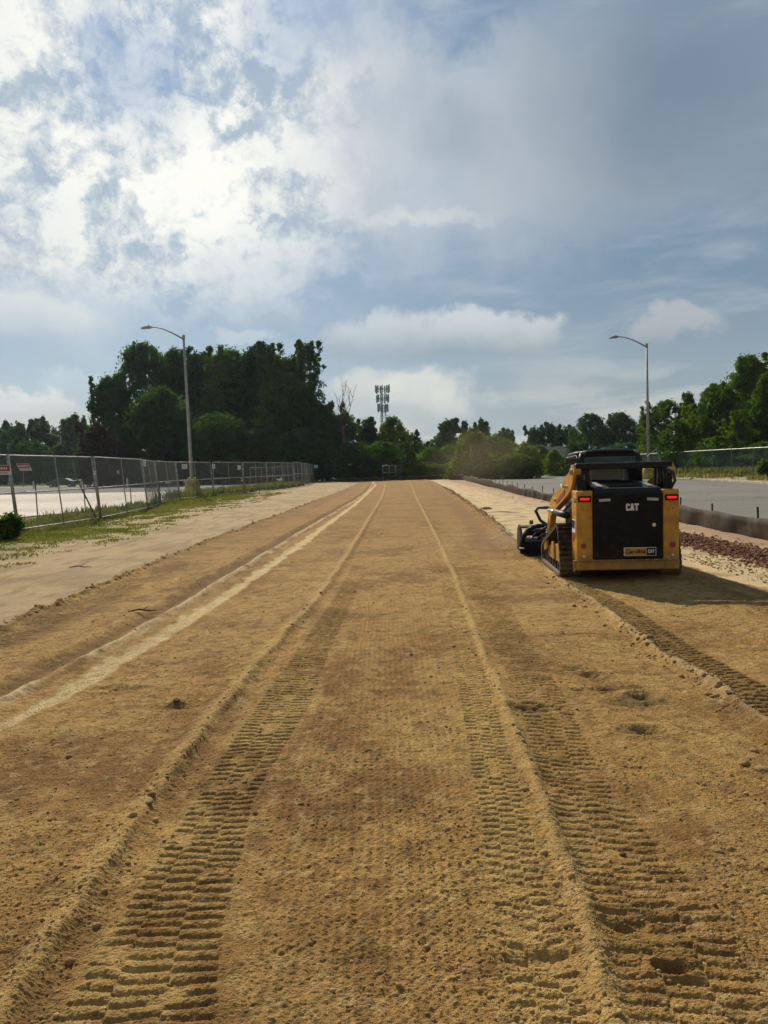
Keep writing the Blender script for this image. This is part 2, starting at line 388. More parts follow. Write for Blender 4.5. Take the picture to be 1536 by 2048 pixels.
def zones(X, Y, fine=True):
    e = fbm(X, Y, 1.1, 3, 5) * .10 + (fbm(X, Y, 9, 2, 6) * .03 if fine else 0)
    dl = X - L_edge(Y) + e               # >0 inside the earth strip
    dr = np.where(Y > 13.6, L_right(Y) - X, 5.4 - np.clip(Y - 9.3, 0, 3) * .15 - X) + e * 1.6
    inside = sst(dl, -.04, .05) * sst(dr, -.05, .07) * sst(gp(768, 961).y + 4 - Y, -2, 2)
    return dl, dr, inside
def height(X, Y):
    dl, dr, ins = zones(X, Y)
    far = sst(Y, 14, 40)
    h = fbm(X, Y, .55, 3, 1) * .022 * (1 - far * .3)
    cl = fbm(X, Y, 7, 3, 2); h = h + cl * .005 * (0.35 + .65 * ins)
    pm = 0 * X
    for a_, b_ in ((T1a, T1b), (T2a, T2b), (T3a, T3b)): pm = np.maximum(pm, sst(X - a_(Y), -.02, .06) * sst(b_(Y) - X, -.02, .06))
    pm = 1 - .65 * pm
    clod = pm * np.maximum(0, fbm(X, Y, 13, 3, 3, .6) - .42); h = h + clod * .009 * (.15 + .85 * ins)
    patch = sst(fbm(X, Y, .9, 2, 31), -.25, .35)
    h = h + pm * np.maximum(0, fbm(X, Y, 36, 3, 4, .6) - .10) * .0058 * (.3 + .7 * ins) * (.5 + patch)
    h = h + (fbm(X, Y, 90, 2, 44)) * .0035 * (Y < 8)
    def ridge(Lf, a, wl, wr, sd=9, wob=.05):
        d = X - (Lf(Y) + fbm(X * 0 + 3, Y, 1.3, 3, sd) * wob)
        k = a * (1 + .3 * fbm(X * 0 + 7, Y, 2.2, 3, sd + 3)) * (1 + .15 * fbm(X, Y, 9, 2, sd))
        return k * np.where(d < 0, np.exp(-(d / wl) ** 2), np.exp(-(d / wr) ** 2)), d
    r, d = ridge(L_r4, .040, .11, .038, 9, .02); h = h + r
    h = h - .016 * np.exp(-((d - .12) / .06) ** 2)
    r, d = ridge(L_r6, .028, .035, .05, 12, .02); h = h + r
    r, d = ridge(L_thin, .045, .09, .05, 15, .03); h = h + r * (1 - ins * 0)
    h = h - .03 * np.exp(-((d + .22) / .10) ** 2); h = h + .03 * np.exp(-((d + .42) / .07) ** 2)
    r, d = ridge(L_ld, .06, .07, .05, 18, .05); h = h + r * (X > 1.5) * sst(14 - Y, 0, 1)
    h = h - .03 * sst(d, .02, .10) * sst(1.4 - d, 0, .6) * (Y < 13.5) * (X > 1.5)
    r = .05 * np.exp(-((dl - .05) / .07) ** 2) * (1 + fbm(X, Y, 4, 2, 71)); h = h + r
    h = h + .07 * np.exp(-((dr - .18) / .16) ** 2) * sst(Y, 13, 15) + .03 * ins
    # crawler prints
    def prints(a, b, amp, pitch=.062, sd=40, skew=0.0):
        xa, xb = a(Y), b(Y); t = (X - xa) / np.maximum(xb - xa, .05)
        inb = sst(t, -.02, .06) * sst(1 - t, -.02, .06)
        cell = np.floor(t * 3 + .3 * fbm(X, Y, 1.5, 1, sd)); off = (cell % 3) * .37
        ph = (Y + skew * X) / pitch + off + .3 * fbm(X, Y, 2.5, 2, sd + 1)
        st = 1 - 2 * np.exp(-((np.mod(ph, 1) - .5) / .20) ** 2)
        br = sst(fbm(X, Y, 5.5, 2, sd + 2), -.75, -.3)
        return amp * st * br * inb - amp * .6 * inb
    fade = 1 - sst(Y, 11, 19)
    h = h + prints(T1a, T1b, .0075) * fade + prints(T2a, T2b, .0062, .062, 50) * fade + prints(T3a, T3b, .0062, .066, 60, .12) * fade
    xl = L_ld(Y); h = h + prints(lambda y: L_ld(y) + .10, lambda y: L_ld(y) + .44, .012, .085, 80) * (Y < 11.3) * (X > 1.5)
    h = h + prints(lambda y: L_ld(y) + 1.75, lambda y: L_ld(y) + 2.15, .010, .085, 90) * (Y < 11.3) * (X > 1.5)
    h = h + prints(lambda y: L_edge(y) + .15, lambda y: L_edge(y) + .75, .006, .085, 95) * (1 - sst(Y, 12, 20))
    # fine raking of the middle and of the pale streak
    mid = sst(X - T1b(Y), 0, .2) * sst(T2a(Y) - X, 0, .2) * (1 - sst(Y, 9, 16))
    h = h + mid * .0055 * np.sin(2 * np.pi * (X + .02 * fbm(X, Y, 1, 1, 77)) / .047) * (.5 + .5 * np.sin(2 * np.pi * Y / .052))
    ds = np.abs(X - L_strk(Y)); ws = .075 + .035 * fbm(X * 0 + 2, Y, .8, 2, 66)
    ms = sst(ws + .03 - ds, -.02, .05)
    h = h - ms * .012 + ms * .005 * np.sin(2 * np.pi * (X - .16 * Y) / .026) * (1 - sst(Y, 9, 13)) * (1 - clod * 0)
    # scuffs and holes
    for (px, py, rx, ry, dep) in ((1345, 1952, .045, .028, .05), (1322, 1948, .02, .015, .02), (1288, 1468, .11, .06, .05), (1160, 1347, .12, .07, .035), (1182, 1362, .07, .05, .03),
                                  (1060, 1428, .14, .07, .035), (1285, 1402, .08, .06, .04), (1278, 1420, .16, .12, .025), (1220, 1388, .3, .04, .02), (1080, 1930, .10, .05, .03), (1290, 1860, .16, .07, .04),
                                  (235, 1383, .2, .06, .03), (355, 1418, .09, .05, -.03), (425, 1356, .07, .05, -.02), (1150, 1275, .16, .03, .02)):
        c = gp(px, py); q = ((X - c.x) / rx) ** 2 + ((Y - c.y) / ry) ** 2
        h = h - dep * np.exp(-q) * (1 + .5 * fbm(X, Y, 14, 2, 7)) + .3 * dep * np.exp(-(np.sqrt(q) - 1.9) ** 2 * 3)
    # the strip left and right lies flatter
    out = 1 - ins
    h = h * (1 - .35 * out) 
    h = np.where((X < -14.2 + 0 * Y) | (X > 8.6), -.03, h)
    # the pale bank up to the silt fence
    h = h + .05 * sst(X, 6.6, 7.8) * (X < 8.4)
    return h
def colour(X, Y):
    dl, dr, ins = zones(X, Y); n = lambda f, s, o=3: fbm(X, Y, f, o, s)
    P = np.empty(X.shape + (3,), np.float32)
    def mixc(P, c, m): return P * (1 - m[..., None]) + np.array(c, np.float32) * m[..., None]
    P[:] = (.44, .305, .16)                                  # trodden pale ground on the left
    P = mixc(P, (.28, .21, .11), sst(n(.5, 3, 5), -.1, .4) * .65); P = mixc(P, (.22, .16, .08), sst(fbm(X * 5, Y, .6, 4, 33), .15, .5) * .5)
    right = sst(X, -2, 0) * (1 - ins)
    P = mixc(P, (.60, .45, .24), right)
    P = mixc(P, (.55, .36, .24), right * sst(X - 5.9 + .6 * n(.35, 8), 0, 1.0) * .7)
    P = mixc(P, (.34, .23, .14), right * sst(n(1.4, 4), .12, .4) * .6)
    P = mixc(P, (.32, .21, .12), right * sst(X, 7.0, 7.7) * .6)
    # earth strip
    e = np.zeros_like(P) + np.array((.385, .222, .068), np.float32)
    e = mixc(e, (.235, .122, .038), sst(n(.55, 21, 4), -.15, .45) * .85)
    e = mixc(e, (.47, .30, .10), sst(n(1.7, 22, 3), .0, .5) * .5)
    e = mixc(e, (.17, .10, .035), sst(n(26, 23, 2), .2, .55) * .45); e = mixc(e, (.17, .095, .035), sst(n(7, 24, 3), .15, .6) * .55); e = mixc(e, (.47, .32, .13), sst(n(10, 34, 3), .25, .7) * .5)
    e = mixc(e, (.27, .14, .045), sst(Y, 10, 28) * .6)
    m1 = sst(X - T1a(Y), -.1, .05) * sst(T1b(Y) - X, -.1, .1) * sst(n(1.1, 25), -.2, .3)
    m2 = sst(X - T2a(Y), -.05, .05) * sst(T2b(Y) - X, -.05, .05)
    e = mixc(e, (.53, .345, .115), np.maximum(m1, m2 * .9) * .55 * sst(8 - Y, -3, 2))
    m3 = sst(X - L_ld(Y) - .10, 0, .06) * sst(L_ld(Y) + .46 - X, 0, .06) * (Y < 11.3) * (X > 1.5); e = mixc(e, (.20, .115, .035), m3 * .6)
    m6 = sst(dl - .12, 0, .1) * sst(1.0 - dl, 0, .25); e = mixc(e, (.19, .11, .035), m6 * .55 * sst(n(1.2, 27), -.5, .1))
    m4 = sst(X - T3a(Y), -.05, .2) * sst(T3b(Y) - X, -.05, .2) * sst(n(1.3, 26), -.2, .3); e = mixc(e, (.21, .12, .035), m4 * .5)
    m5 = sst(X - T1a(Y), -.1, .05) * sst(T1b(Y) - X, -.1, .1) * sst(Y, 5.5, 8) * (1 - sst(Y, 14, 20)) * sst(n(.9, 28), -.2, .2); e = mixc(e, (.20, .11, .035), m5 * .5)
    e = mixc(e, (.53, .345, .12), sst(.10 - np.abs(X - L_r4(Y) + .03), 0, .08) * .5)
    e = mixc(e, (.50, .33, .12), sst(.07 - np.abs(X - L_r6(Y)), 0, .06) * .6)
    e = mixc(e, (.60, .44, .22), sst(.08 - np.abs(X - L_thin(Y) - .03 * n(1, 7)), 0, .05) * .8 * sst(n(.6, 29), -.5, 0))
    e = mixc(e, (.16, .09, .035), sst(.16 - np.abs(X - L_thin(Y) + .22), 0, .12) * .75)  # dark rut beside the thin ridge, its shadow painted into the soil colour
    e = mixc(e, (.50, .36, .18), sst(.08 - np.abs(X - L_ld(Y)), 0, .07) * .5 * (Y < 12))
    e = mixc(e, (.24, .13, .055), sst(.5 - np.abs(dr - .75), 0, .4) * .55 * sst(Y, 13, 15))
    ds = np.abs(X - L_strk(Y)); ws = .075 + .035 * fbm(X * 0 + 2, Y, .8, 2, 66)
    e = mixc(e, (.62, .455, .22), sst(ws + .04 - ds + .05 * n(3, 27), -.03, .06) * np.clip(.95 + .5 * n(9, 41), 0, 1))
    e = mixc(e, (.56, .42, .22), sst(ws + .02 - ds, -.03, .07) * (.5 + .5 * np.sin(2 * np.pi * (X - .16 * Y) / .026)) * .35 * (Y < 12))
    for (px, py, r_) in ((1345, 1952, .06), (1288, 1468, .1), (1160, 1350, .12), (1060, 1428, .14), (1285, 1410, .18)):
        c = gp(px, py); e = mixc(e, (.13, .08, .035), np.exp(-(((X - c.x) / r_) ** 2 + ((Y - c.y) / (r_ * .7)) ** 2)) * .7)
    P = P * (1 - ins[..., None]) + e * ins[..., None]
    # greenery towards the fence
    gm = sst(-7.6 - X + 1.3 * n(.35, 51), 0, 3.2) * sst(n(1.1, 52, 4) + .45 * sst(-X, 8.5, 12), -.05, .35) * (X < -4) * (1 - ins)
    P = mixc(P, (.19, .19, .07), np.clip(gm, 0, 1) * .75)
    c = gp(150, 1068); gb = np.exp(-(((X - c.x) / 2.2) ** 2 + ((Y - c.y) / 2.6) ** 2)); P = mixc(P, (.13, .20, .035), np.clip(gb * 1.3, 0, 1) * sst(n(1.6, 54), -.3, .2) * .8)
    gv = sst(X, 26, 27.5); P = mixc(P, (.20, .22, .06), gv)
    gf = sst(Y, 104, 108); P = mixc(P, (.14, .17, .05), gf)
    return np.clip(P, .01, 1)

def ground_mat():
    m = bpy.data.materials.new('bare_earth'); m.use_nodes = True; nt = m.node_tree; b = nt.nodes['Principled BSDF']; h = NG(nt)
    at_ = h.n('ShaderNodeAttribute', attribute_name='soil'); ge = h.n('ShaderNodeNewGeometry')
    P = ge.outputs['Position']
    n1 = h.noise(P, 55, 4, .7); n2 = h.noise(P, 210, 2, .6); n3 = h.noise(P, 2.2, 5, .6); n4 = h.noise(P, 13, 4, .7)
    f = h.m('MULTIPLY_ADD', h.m('SUBTRACT', n1, .5), 1.1, 1.0); f = h.m('MULTIPLY_ADD', h.m('SUBTRACT', n2, .5), .6, f); f = h.m('MULTIPLY_ADD', h.m('SUBTRACT', n3, .5), .45, f); f = h.m('MULTIPLY_ADD', h.m('SUBTRACT', n4, .5), .7, f)
    mm = h.n('ShaderNodeVectorMath', operation='SCALE'); nt.links.new(at_.outputs['Color'], mm.inputs[0]); nt.links.new(f, mm.inputs['Scale'])
    nt.links.new(mm.outputs[0], b.inputs['Base Color'])
    b.inputs['Roughness'].default_value = .95; b.inputs['Specular IOR Level'].default_value = .15
    bp = h.n('ShaderNodeBump'); bp.inputs['Strength'].default_value = .9; bp.inputs['Distance'].default_value = .018
    hh = h.m('ADD', n1, h.m('MULTIPLY', n2, .4)); nt.links.new(hh, bp.inputs['Height']); b2 = h.n('ShaderNodeBump'); b2.inputs['Strength'].default_value = .55; b2.inputs['Distance'].default_value = .05; nt.links.new(n4, b2.inputs['Height']); nt.links.new(bp.outputs[0], b2.inputs['Normal']); nt.links.new(b2.outputs[0], b.inputs['Normal'])
    return m
M['earth'] = ground_mat()
def grid_mesh(name, X, Y, Z, P, m):
    r, c = X.shape; V = np.stack([X, Y, Z], -1).reshape(-1, 3)
    i = np.arange((r - 1) * (c - 1)); a = (i // (c - 1)) * c + i % (c - 1)
    me = np_mesh(name, V, np.stack([a, a + 1, a + c + 1, a + c], -1), m, True)
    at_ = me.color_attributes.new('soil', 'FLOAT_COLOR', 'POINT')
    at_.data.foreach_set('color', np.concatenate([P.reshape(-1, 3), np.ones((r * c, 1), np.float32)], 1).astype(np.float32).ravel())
    return me
NR, NC = 2300, 950
t = np.linspace(1.9 ** -.5, 112. ** -.5, NR); Yr = t ** -2
s = np.linspace(-1, 1, NC); X = s[None, :] * (Yr[:, None] * .66 + .9); Y = np.repeat(Yr[:, None], NC, 1)
Y = Y[:, :]; X = np.clip(X, -60, 60)
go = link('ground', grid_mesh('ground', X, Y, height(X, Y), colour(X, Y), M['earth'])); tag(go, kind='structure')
gx = np.concatenate([np.linspace(-1800, -90, 20), np.linspace(-80, 80, 320), np.linspace(90, 1800, 20)])
gy = np.concatenate([np.linspace(-300, -20, 8), np.linspace(-15, 200, 430), np.linspace(210, 2500, 24)])
GX, GY = np.meshgrid(gx, gy); ghz = -.10 + 0 * GX
go2 = link('terrain', grid_mesh('terrain', GX, GY, ghz, colour(GX, GY), M['earth'])); tag(go2, kind='structure')

# paved lots
def slabmat(name, c1, c2, c3):
    m = bpy.data.materials.new(name); m.use_nodes = True; nt = m.node_tree; b = nt.nodes['Principled BSDF']; h = NG(nt)
    ge = h.n('ShaderNodeNewGeometry'); P = ge.outputs['Position']
    mp = h.n('ShaderNodeMapping'); nt.links.new(P, mp.inputs[0]); mp.inputs['Scale'].default_value = (.10, 1, 1)
    c = h.mix(h.ss(h.noise(mp.outputs[0], .12, 5, .6), .4, .62), (*c1, 1), (*c2, 1)); c = h.mix(h.m('MULTIPLY', h.ss(h.noise(mp.outputs[0], .8, 6, .7), .5, .7), .5), c, (*c3, 1))
    c = h.mix(h.m('MULTIPLY', h.ss(h.noise(P, 30, 3, .7), .45, .7), .3), c, (*c3, 1))
    vo = h.n('ShaderNodeTexVoronoi', feature='DISTANCE_TO_EDGE'); vo.inputs['Scale'].default_value = .22; wv = h.n('ShaderNodeVectorMath', operation='ADD'); nt.links.new(P, wv.inputs[0]); nt.links.new(h.noise(P, .8, 5, .7, out=1), wv.inputs[1]); nt.links.new(wv.outputs[0], vo.inputs['Vector'])
    c = h.mix(h.ss(vo.outputs['Distance'], .012, .004, 0, .6), c, (*(k * .35 for k in c2), 1))
    c = h.mix(h.ss(h.noise(P, .35, 3, .5), .62, .72, 0, .35), c, (*(k * .5 for k in c2), 1))
    nt.links.new(c, b.inputs['Base Color']); b.inputs['Roughness'].default_value = .85; b.inputs['Specular IOR Level'].default_value = .25
    return m
def sheet(name, pts, z, m):
    o = MB().add([(x, y, z) for x, y in pts], [tuple(range(len(pts)))]).build(name, m); return tag(o, kind='structure')
M['conc'] = slabmat('sunbleached_concrete', (.80, .70, .57), (.64, .56, .45), (.38, .33, .26))
M['asph'] = slabmat('old_asphalt', (.175, .16, .13), (.135, .126, .105), (.25, .23, .19))
M['asphd'] = slabmat('dark_asphalt', (.10, .10, .10), (.13, .13, .125), (.16, .155, .15))
lotl = [gp(-260, 1095), gp(0, 1039), gp(126, 1027), gp(170, 1022), gp(300, 1006), gp(345, 998), gp(420, 982), gp(480, 974)]
sheet('left_parking_lot', [(p.x, p.y) for p in lotl] + [(-17, 118), (-140, 150), (-160, 30)], .02, M['conc'])
sheet('left_driving_lane', [(-19, 72), (-17.5, 95), (-17.3, 116), (-150, 148), (-150, 96)], .028, M['asphd'])
FR = [(8.0, 8), (8.0, 12), (8.0, 15.4), (8.05, 17.7), (8.25, 20.7), (7.95, 26), (7.5, 33), (7.6, 42), (8.6, 61), (9.3, 75), (9.9, 92)]
sheet('right_parking_lot', [(x + .25, y) for x, y in FR] + [(12, 105), (20, 146), (33, 135), (28, 72), (25.6, 50), (24.5, 36), (24, 20), (24, 8)], .035, M['asph'])
# sandy kerb strip of the right lot
ks = MB(); kp = [(24, 8), (24, 20), (24.5, 36), (25.6, 50), (28, 72), (33, 135), (20, 146)]
for (a, b) in zip(kp[:-1], kp[1:]):
    a = Vector((*a, 0)); b = Vector((*b, 0)); d = (b - a).normalized(); nrm = Vector((d.y, -d.x, 0))
    ks.add([a, b, b + Vector((0, 0, .16)), a + Vector((0, 0, .16)), a + nrm * .35 + Vector((0, 0, .17)), b + nrm * .35 + Vector((0, 0, .17)), a + nrm * .36, b + nrm * .36],
           [(0, 1, 2, 3), (3, 2, 5, 4), (4, 5, 7, 6)])
M['kerb'] = mat('sandy_kerb', (.50, .43, .32), .9, 0, .2, .2, 2)
tag(ks.build('kerb', M['kerb']), kind='structure')
# grassy bank behind it
bx = []; by = []
prof = [(.36, .10), (1.2, .22), (3.2, .34), (6, .4), (9, .7), (60, 1.5)]
rows = []
for k, (x, y) in enumerate(kp[:-1]):
    rows.append([(x + o + (0 if k < 5 else 0), y, z) for o, z in prof])
rows.append([(40 + o, 175, z) for o, z in prof])
V = [p for r in rows for p in r]; n_ = len(prof)
bank = MB().add(V, [(i * n_ + j, i * n_ + j + 1, (i + 1) * n_ + j + 1, (i + 1) * n_ + j) for i in range(len(rows) - 1) for j in range(n_ - 1)])
M['bank'] = slabmat('weedy_bank', (.17, .17, .05), (.30, .22, .11), (.38, .29, .17))
tag(bank.build('grassy_bank', M['bank']), kind='structure')
bk2 = MB().add([(-9, 112, .0), (-9, 122, .35), (12, 98, 0), (13.5, 118, .45), (22, 150, .3), (-9, 150, .5)], [(0, 2, 3, 1), (1, 3, 4, 5)])
tag(bk2.build('far_verge', mat('grass_verge', (.20, .23, .06), .9, 0, .2, .3, .8)), kind='structure')

# ================================================================== TREES
def leaves(cent, rad, per, size, rng, up=.3, flat=1.0, droop=0.0):
    n = len(cent) * per
    c = np.repeat(cent, per, 0); r = np.repeat(rad, per)[:, None] * (1 + .55 * (rng.random((n, 1)) < .12))
    d = rng.normal(size=(n, 3)); d /= np.linalg.norm(d, axis=1)[:, None]
    p = c + d * r * (rng.random((n, 1)) ** .45) * np.array([1, 1, flat])
    nrm = d * .6 + rng.normal(size=(n, 3)) * .7 + np.array([0, 0, up]); nrm /= np.linalg.norm(nrm, axis=1)[:, None]
    a = np.cross(nrm, rng.normal(size=(n, 3))); a /= np.linalg.norm(a, axis=1)[:, None]; b = np.cross(nrm, a)
    s_ = size * (.55 + .9 * rng.random((n, 1)))
    a = a * s_; b = b * s_ * .55; k = nrm * s_ * .18
    V = np.stack([p - a, p - b * 1 + k, p + a, p + b + k], 1).reshape(-1, 3)
    return V, np.arange(n * 4).reshape(-1, 4)
def crown_clumps(rng, H, W, shape, n, z0):
    out = []; rad = []
    lob = [(rng.uniform(0, 2 * np.pi), rng.uniform(.12, .95), rng.uniform(.6, 1.15)) for _ in range(7)]
    while len(out) < n:
        z = rng.random(); th = rng.uniform(0, 2 * np.pi)
        if shape == 'round': w = math.sqrt(max(0, 1 - (2 * z - .85) ** 2 / 1.36)) * (1 if z < .5 else 1)
        elif shape == 'tall': w = .75 * (math.sin(math.pi * min(1, z * .8 + .2)) ** .5) * (1 - .35 * z)
        elif shape == 'cone': w = (1 - z) ** .7 * (.9 + .15 * math.sin(z * 22))
        elif shape == 'open': w = .8 * math.sin(math.pi * min(1, z * .85 + .15)) ** .6
        elif shape == 'bush': w = math.sqrt(max(0, 1 - z ** 2))
        k = 1.0
        for a, zz, amp in lob:
            dd = math.cos(th - a) * .5 + .5; k += .22 * (amp - .8) * 3 * dd ** 3 * math.exp(-((z - zz) / .25) ** 2)
        rr = (rng.random() ** .42)
        r = w * k * rr * W / 2
        out.append((r * math.cos(th), r * math.sin(th), z0 + z * (H - z0))); rad.append(rng.uniform(.35, 1.2))
    return np.array(out), np.array(rad)
def make_tree(kind, seed, H, W, shape, n, per, cl, leaf, m, z0=.8, spikes=0):
    rng = np.random.default_rng(seed); rd = random.Random(seed)
    cen, rad = crown_clumps(rng, H - cl, W - cl, shape, n, z0)
    cen[:, 2] = np.maximum(cen[:, 2], z0)
    if spikes:                                   # loose leader shoots above the outline
        e = []; 
        for _ in range(spikes):
            a = rng.uniform(0, 6.28); r = rng.uniform(.1, .42) * W; zb = rng.uniform(.55, .85) * H
            for k in range(9): q = (9 - k) / 9 * .07 * W; e.append((r * math.cos(a) + rng.uniform(-q, q) * 1.6, r * math.sin(a) + rng.uniform(-q, q) * 1.6, min(zb + k * .03 * H, H - .3)))
        cen = np.concatenate([cen, np.array(e)]); rad = np.concatenate([rad, rng.uniform(.35, .6, len(e))])
    V, Q = leaves(cen, rad * cl, per, leaf, rng)
    crown = np_mesh(kind + '_crown', V, Q, m)
    tk = MB(); lean = rd.uniform(-.03, .03) * H; r0 = .018 * H
    tp = [(lean * q * q, rd.uniform(-.01, .01) * H * q, H * .8 * q) for q in (0, .12, .3, .5, .75, 1)]
    tk.tube(tp, [r0 * 1.5, r0, r0 * .8, r0 * .6, r0 * .35, r0 * .1], 8)
    for _ in range(26):
        c = Vector(cen[rng.integers(len(cen))]); zb = max(.1 * H, c.z * rd.uniform(.35, .7)); b = Vector((lean * (zb / H) ** 2, 0, min(zb, H * .75)))
        mid = b.lerp(c, .5) + Vector((0, 0, -.02 * H)); tk.tube([b, mid, c], [r0 * .35, r0 * .2, r0 * .06], 5)
    return crown, tk.mesh(kind + '_trunk', M['bark'], True), H, W
PT = {}
PT['oak'] = [make_tree('oak', 11, 22, 17, 'round', 420, 60, 1.25, .30, M['leaf_dark'], 1.5), make_tree('oak', 12, 22, 15, 'round', 400, 60, 1.25, .30, M['leaf_dark'], 1.5, 3)]
PT['tall'] = [make_tree('tall', 21, 25, 12, 'tall', 430, 58, 1.1, .28, M['leaf_dark'], 1.2, 4), make_tree('tall', 22, 25, 11, 'round', 420, 58, 1.1, .28, M['leaf_mid'], 1.2, 3)]
PT['open'] = [make_tree('open', 31, 26, 8, 'open', 120, 40, .95, .28, M['leaf_dark'], 6, 9)]
PT['green'] = [make_tree('green', 41, 12, 11, 'round', 340, 55, .85, .20, M['leaf_mid'], .5), make_tree('green', 42, 12, 10, 'round', 330, 55, .8, .20, M['leaf_mid'], .5, 3)]
PT['dark'] = [make_tree('dark', 43, 12, 11, 'round', 340, 55, .85, .20, M['leaf_dark'], .5), make_tree('dark', 44, 12, 10, 'tall', 330, 55, .8, .20, M['leaf_dark'], .5, 3)]
PT['feather'] = [make_tree('feather', 51, 12, 8, 'round', 420, 60, .55, .15, M['leaf_mid'], .3, 5), make_tree('feather', 52, 12, 8.5, 'tall', 400, 60, .60, .15, M['leaf_mid'], .3, 5), make_tree('feather', 53, 12, 8.0, 'cone', 420, 60, .58, .15, M['leaf_lite'], .2, 5)]
PT['lite'] = [make_tree('lite', 61, 6, 7, 'bush', 170, 70, .55, .17, M['leaf_lite'], .1)]
PT['red'] = [make_tree('red', 71, 9, 9, 'round', 170, 60, .8, .22, M['leaf_red'], .3, 5)]
PT['far'] = [make_tree('far', 81, 16, 13, 'round', 130, 60, 1.3, .45, M['leaf_dark'], 1, 5), make_tree('far', 82, 16, 11, 'tall', 130, 60, 1.2, .45, M['leaf_dark'], 1, 4)]
cnt = {}
def hz(x): return HZ - ROLL * (x - 768)
def tree(kind, px, ytop, wpx, Z, label, group, cat='tree', name='tree', hfac=1.0, mt=None):
    k = cnt.get(kind, 0); cnt[kind] = k + 1; cr, tk, H, W = PT[kind][k % len(PT[kind])]
    top = at(px, ytop, Z); h = top.z * hfac; w = wpx / F * Z
    x = top.x
    e = empty(name, (x, Z, -.05), random.uniform(0, 6.28), label, cat, group)
    c = link('crown', cr, e); t_ = link('trunk', tk, e)
    for o in (c, t_): o.scale = (w / W, w / W, h / H)
    return e
GL = 'tall trees of the dark wood on the left'; GF = 'distant tree line on the far left'; GM = 'trees behind the end of the dirt strip'; GR = 'young trees behind the right fence'; GB = 'distant trees behind the grey roofs'
T = tree
# the wood on the left
T('oak', 285, 676, 150, 128, 'broad dark tree with the highest rounded top, at the left shoulder of the wood', GL)
T('oak', 215, 748, 95, 124, 'dark tree with ragged limbs at the left edge of the wood above the purple tree', GL)
T('tall', 345, 690, 140, 132, 'dark tree directly behind the top of the left street lamp pole', GL)
T('oak', 400, 696, 150, 134, 'dark full tree just right of the left street lamp', GL)
T('tall', 452, 694, 135, 130, 'dark tree in the middle of the wood with an even top', GL)
T('tall', 506, 690, 130, 128, 'dark tree left of the pair with thin see-through tops', GL)
T('open', 532, 686, 90, 126, 'tree with a thin ragged top standing clear of the wood, second from its right end', GL)
T('tall', 566, 712, 130, 124, 'dark dense tree below the ragged tops near the right end of the wood', GL)
T('open', 612, 682, 82, 122, 'tall sparse tree with sky showing through at the right end of the wood', GL)
T('oak', 597, 765, 125, 118, 'dark spreading tree at the foot of the sparse tall one', GL)
T('dark', 318, 768, 150, 112, 'rounded dark green tree in front of the wood, left of the lamp pole', GL)
T('dark', 245, 850, 90, 114, 'low dark tree between the purple tree and the rounded tree', GL)
T('dark', 430, 820, 130, 110, 'lower tree at the foot of the wood right of the lamp pole', GL)
T('dark', 520, 840, 120, 110, 'low bushy tree at the foot of the wood behind the fence bend', GL)
T('dark', 600, 852, 110, 108, 'low bushy tree at the foot of the wood behind the last fence panels', GL)
T('oak', 470, 760, 140, 140, 'dark tree deep in the middle of the wood', GL)
T('oak', 370, 740, 140, 142, 'dark tree deep in the wood behind the rounded tree', GL)
T('red', 198, 846, 96, 106, 'brownish purple tree with drooping reddish sprays left of the wood', None, name='purple_tree')
# far left
T('far', 30, 842, 90, 205, 'distant tree behind the two red and white signs', GF); T('far', -30, 850, 90, 200, 'distant tree at the left edge of the picture', GF)
T('far', 88, 838, 80, 215, 'distant tree behind the far lamps, second from the purple tree', GF); T('far', 140, 832, 90, 210, 'distant tree with the highest top just left of the purple tree', GF)
T('far', 60, 880, 90, 180, 'lower distant tree left of the three far lamps', GF); T('far', 120, 885, 80, 178, 'lower distant tree behind the three far lamps', GF); T('far', 5, 885, 90, 182, 'lower distant tree at the far left behind the first sign', GF)
T('far', 175, 855, 80, 170, 'dark distant tree right behind the purple tree', GF)
# middle
T('dark', 655, 805, 95, 112, 'mid green tree joining the wood to the bare dead tree', GM); T('dark', 690, 822, 85, 114, 'green tree at the foot of the bare dead tree', GM)
T('tall', 640, 800, 60, 118, 'leaning dark tree at the right shoulder of the wood', GM)
T('dark', 735, 835, 90, 116, 'dark green tree left of the antenna tower', GM); T('green', 783, 828, 80, 114, 'dark green tree just below and right of the antenna tower', GM)
T('dark', 705, 880, 100, 104, 'low dark tree behind the gap left of the far gate', GM); T('green', 765, 880, 90, 106, 'low dark tree behind the far gate panel', GM)
T('lite', 822, 895, 34, 112, 'small light green bush left of the small far house', GM, 'bush', 'bush')
T('far', 815, 862, 60, 165, 'far dark tree right of the antenna tower', GM); T('far', 893, 838, 95, 160, 'grey green domed tree above the small far house', GM); T('far', 845, 880, 70, 175, 'low far tree behind the small house roof', GM)
T('far', 965, 838, 60, 150, 'far tree with ragged crown poking over the yellow green tree', GM); T('far', 1005, 858, 60, 150, 'thin far tree right of the yellow green tree', GM); T('far', 920, 880, 70, 155, 'far dark tree between the dome and the yellow green tree', GM)
T('lite', 945, 852, 100, 96, 'large yellow green tree in the dust behind the strip', GM); T('green', 985, 868, 95, 100, 'green tree joined to the yellow green one on its right', GM)
T('lite', 1050, 882, 80, 92, 'bright green rounded bush left of the loader cab', GM, 'bush', 'bush'); T('green', 1030, 905, 120, 90, 'dark low bush under the bright rounded bush', GM, 'bush', 'bush')
T('lite', 1108, 896, 50, 100, 'light green bush right of the dark gap by the loader', GM, 'bush', 'bush')
T('green', 862, 893, 80, 118, 'low green bush mass above the vine hedge, in front of the grey green dome', GM, 'bush', 'bush'); T('green', 905, 886, 80, 118, 'low green bush mass left of the large yellow green tree', GM, 'bush', 'bush')
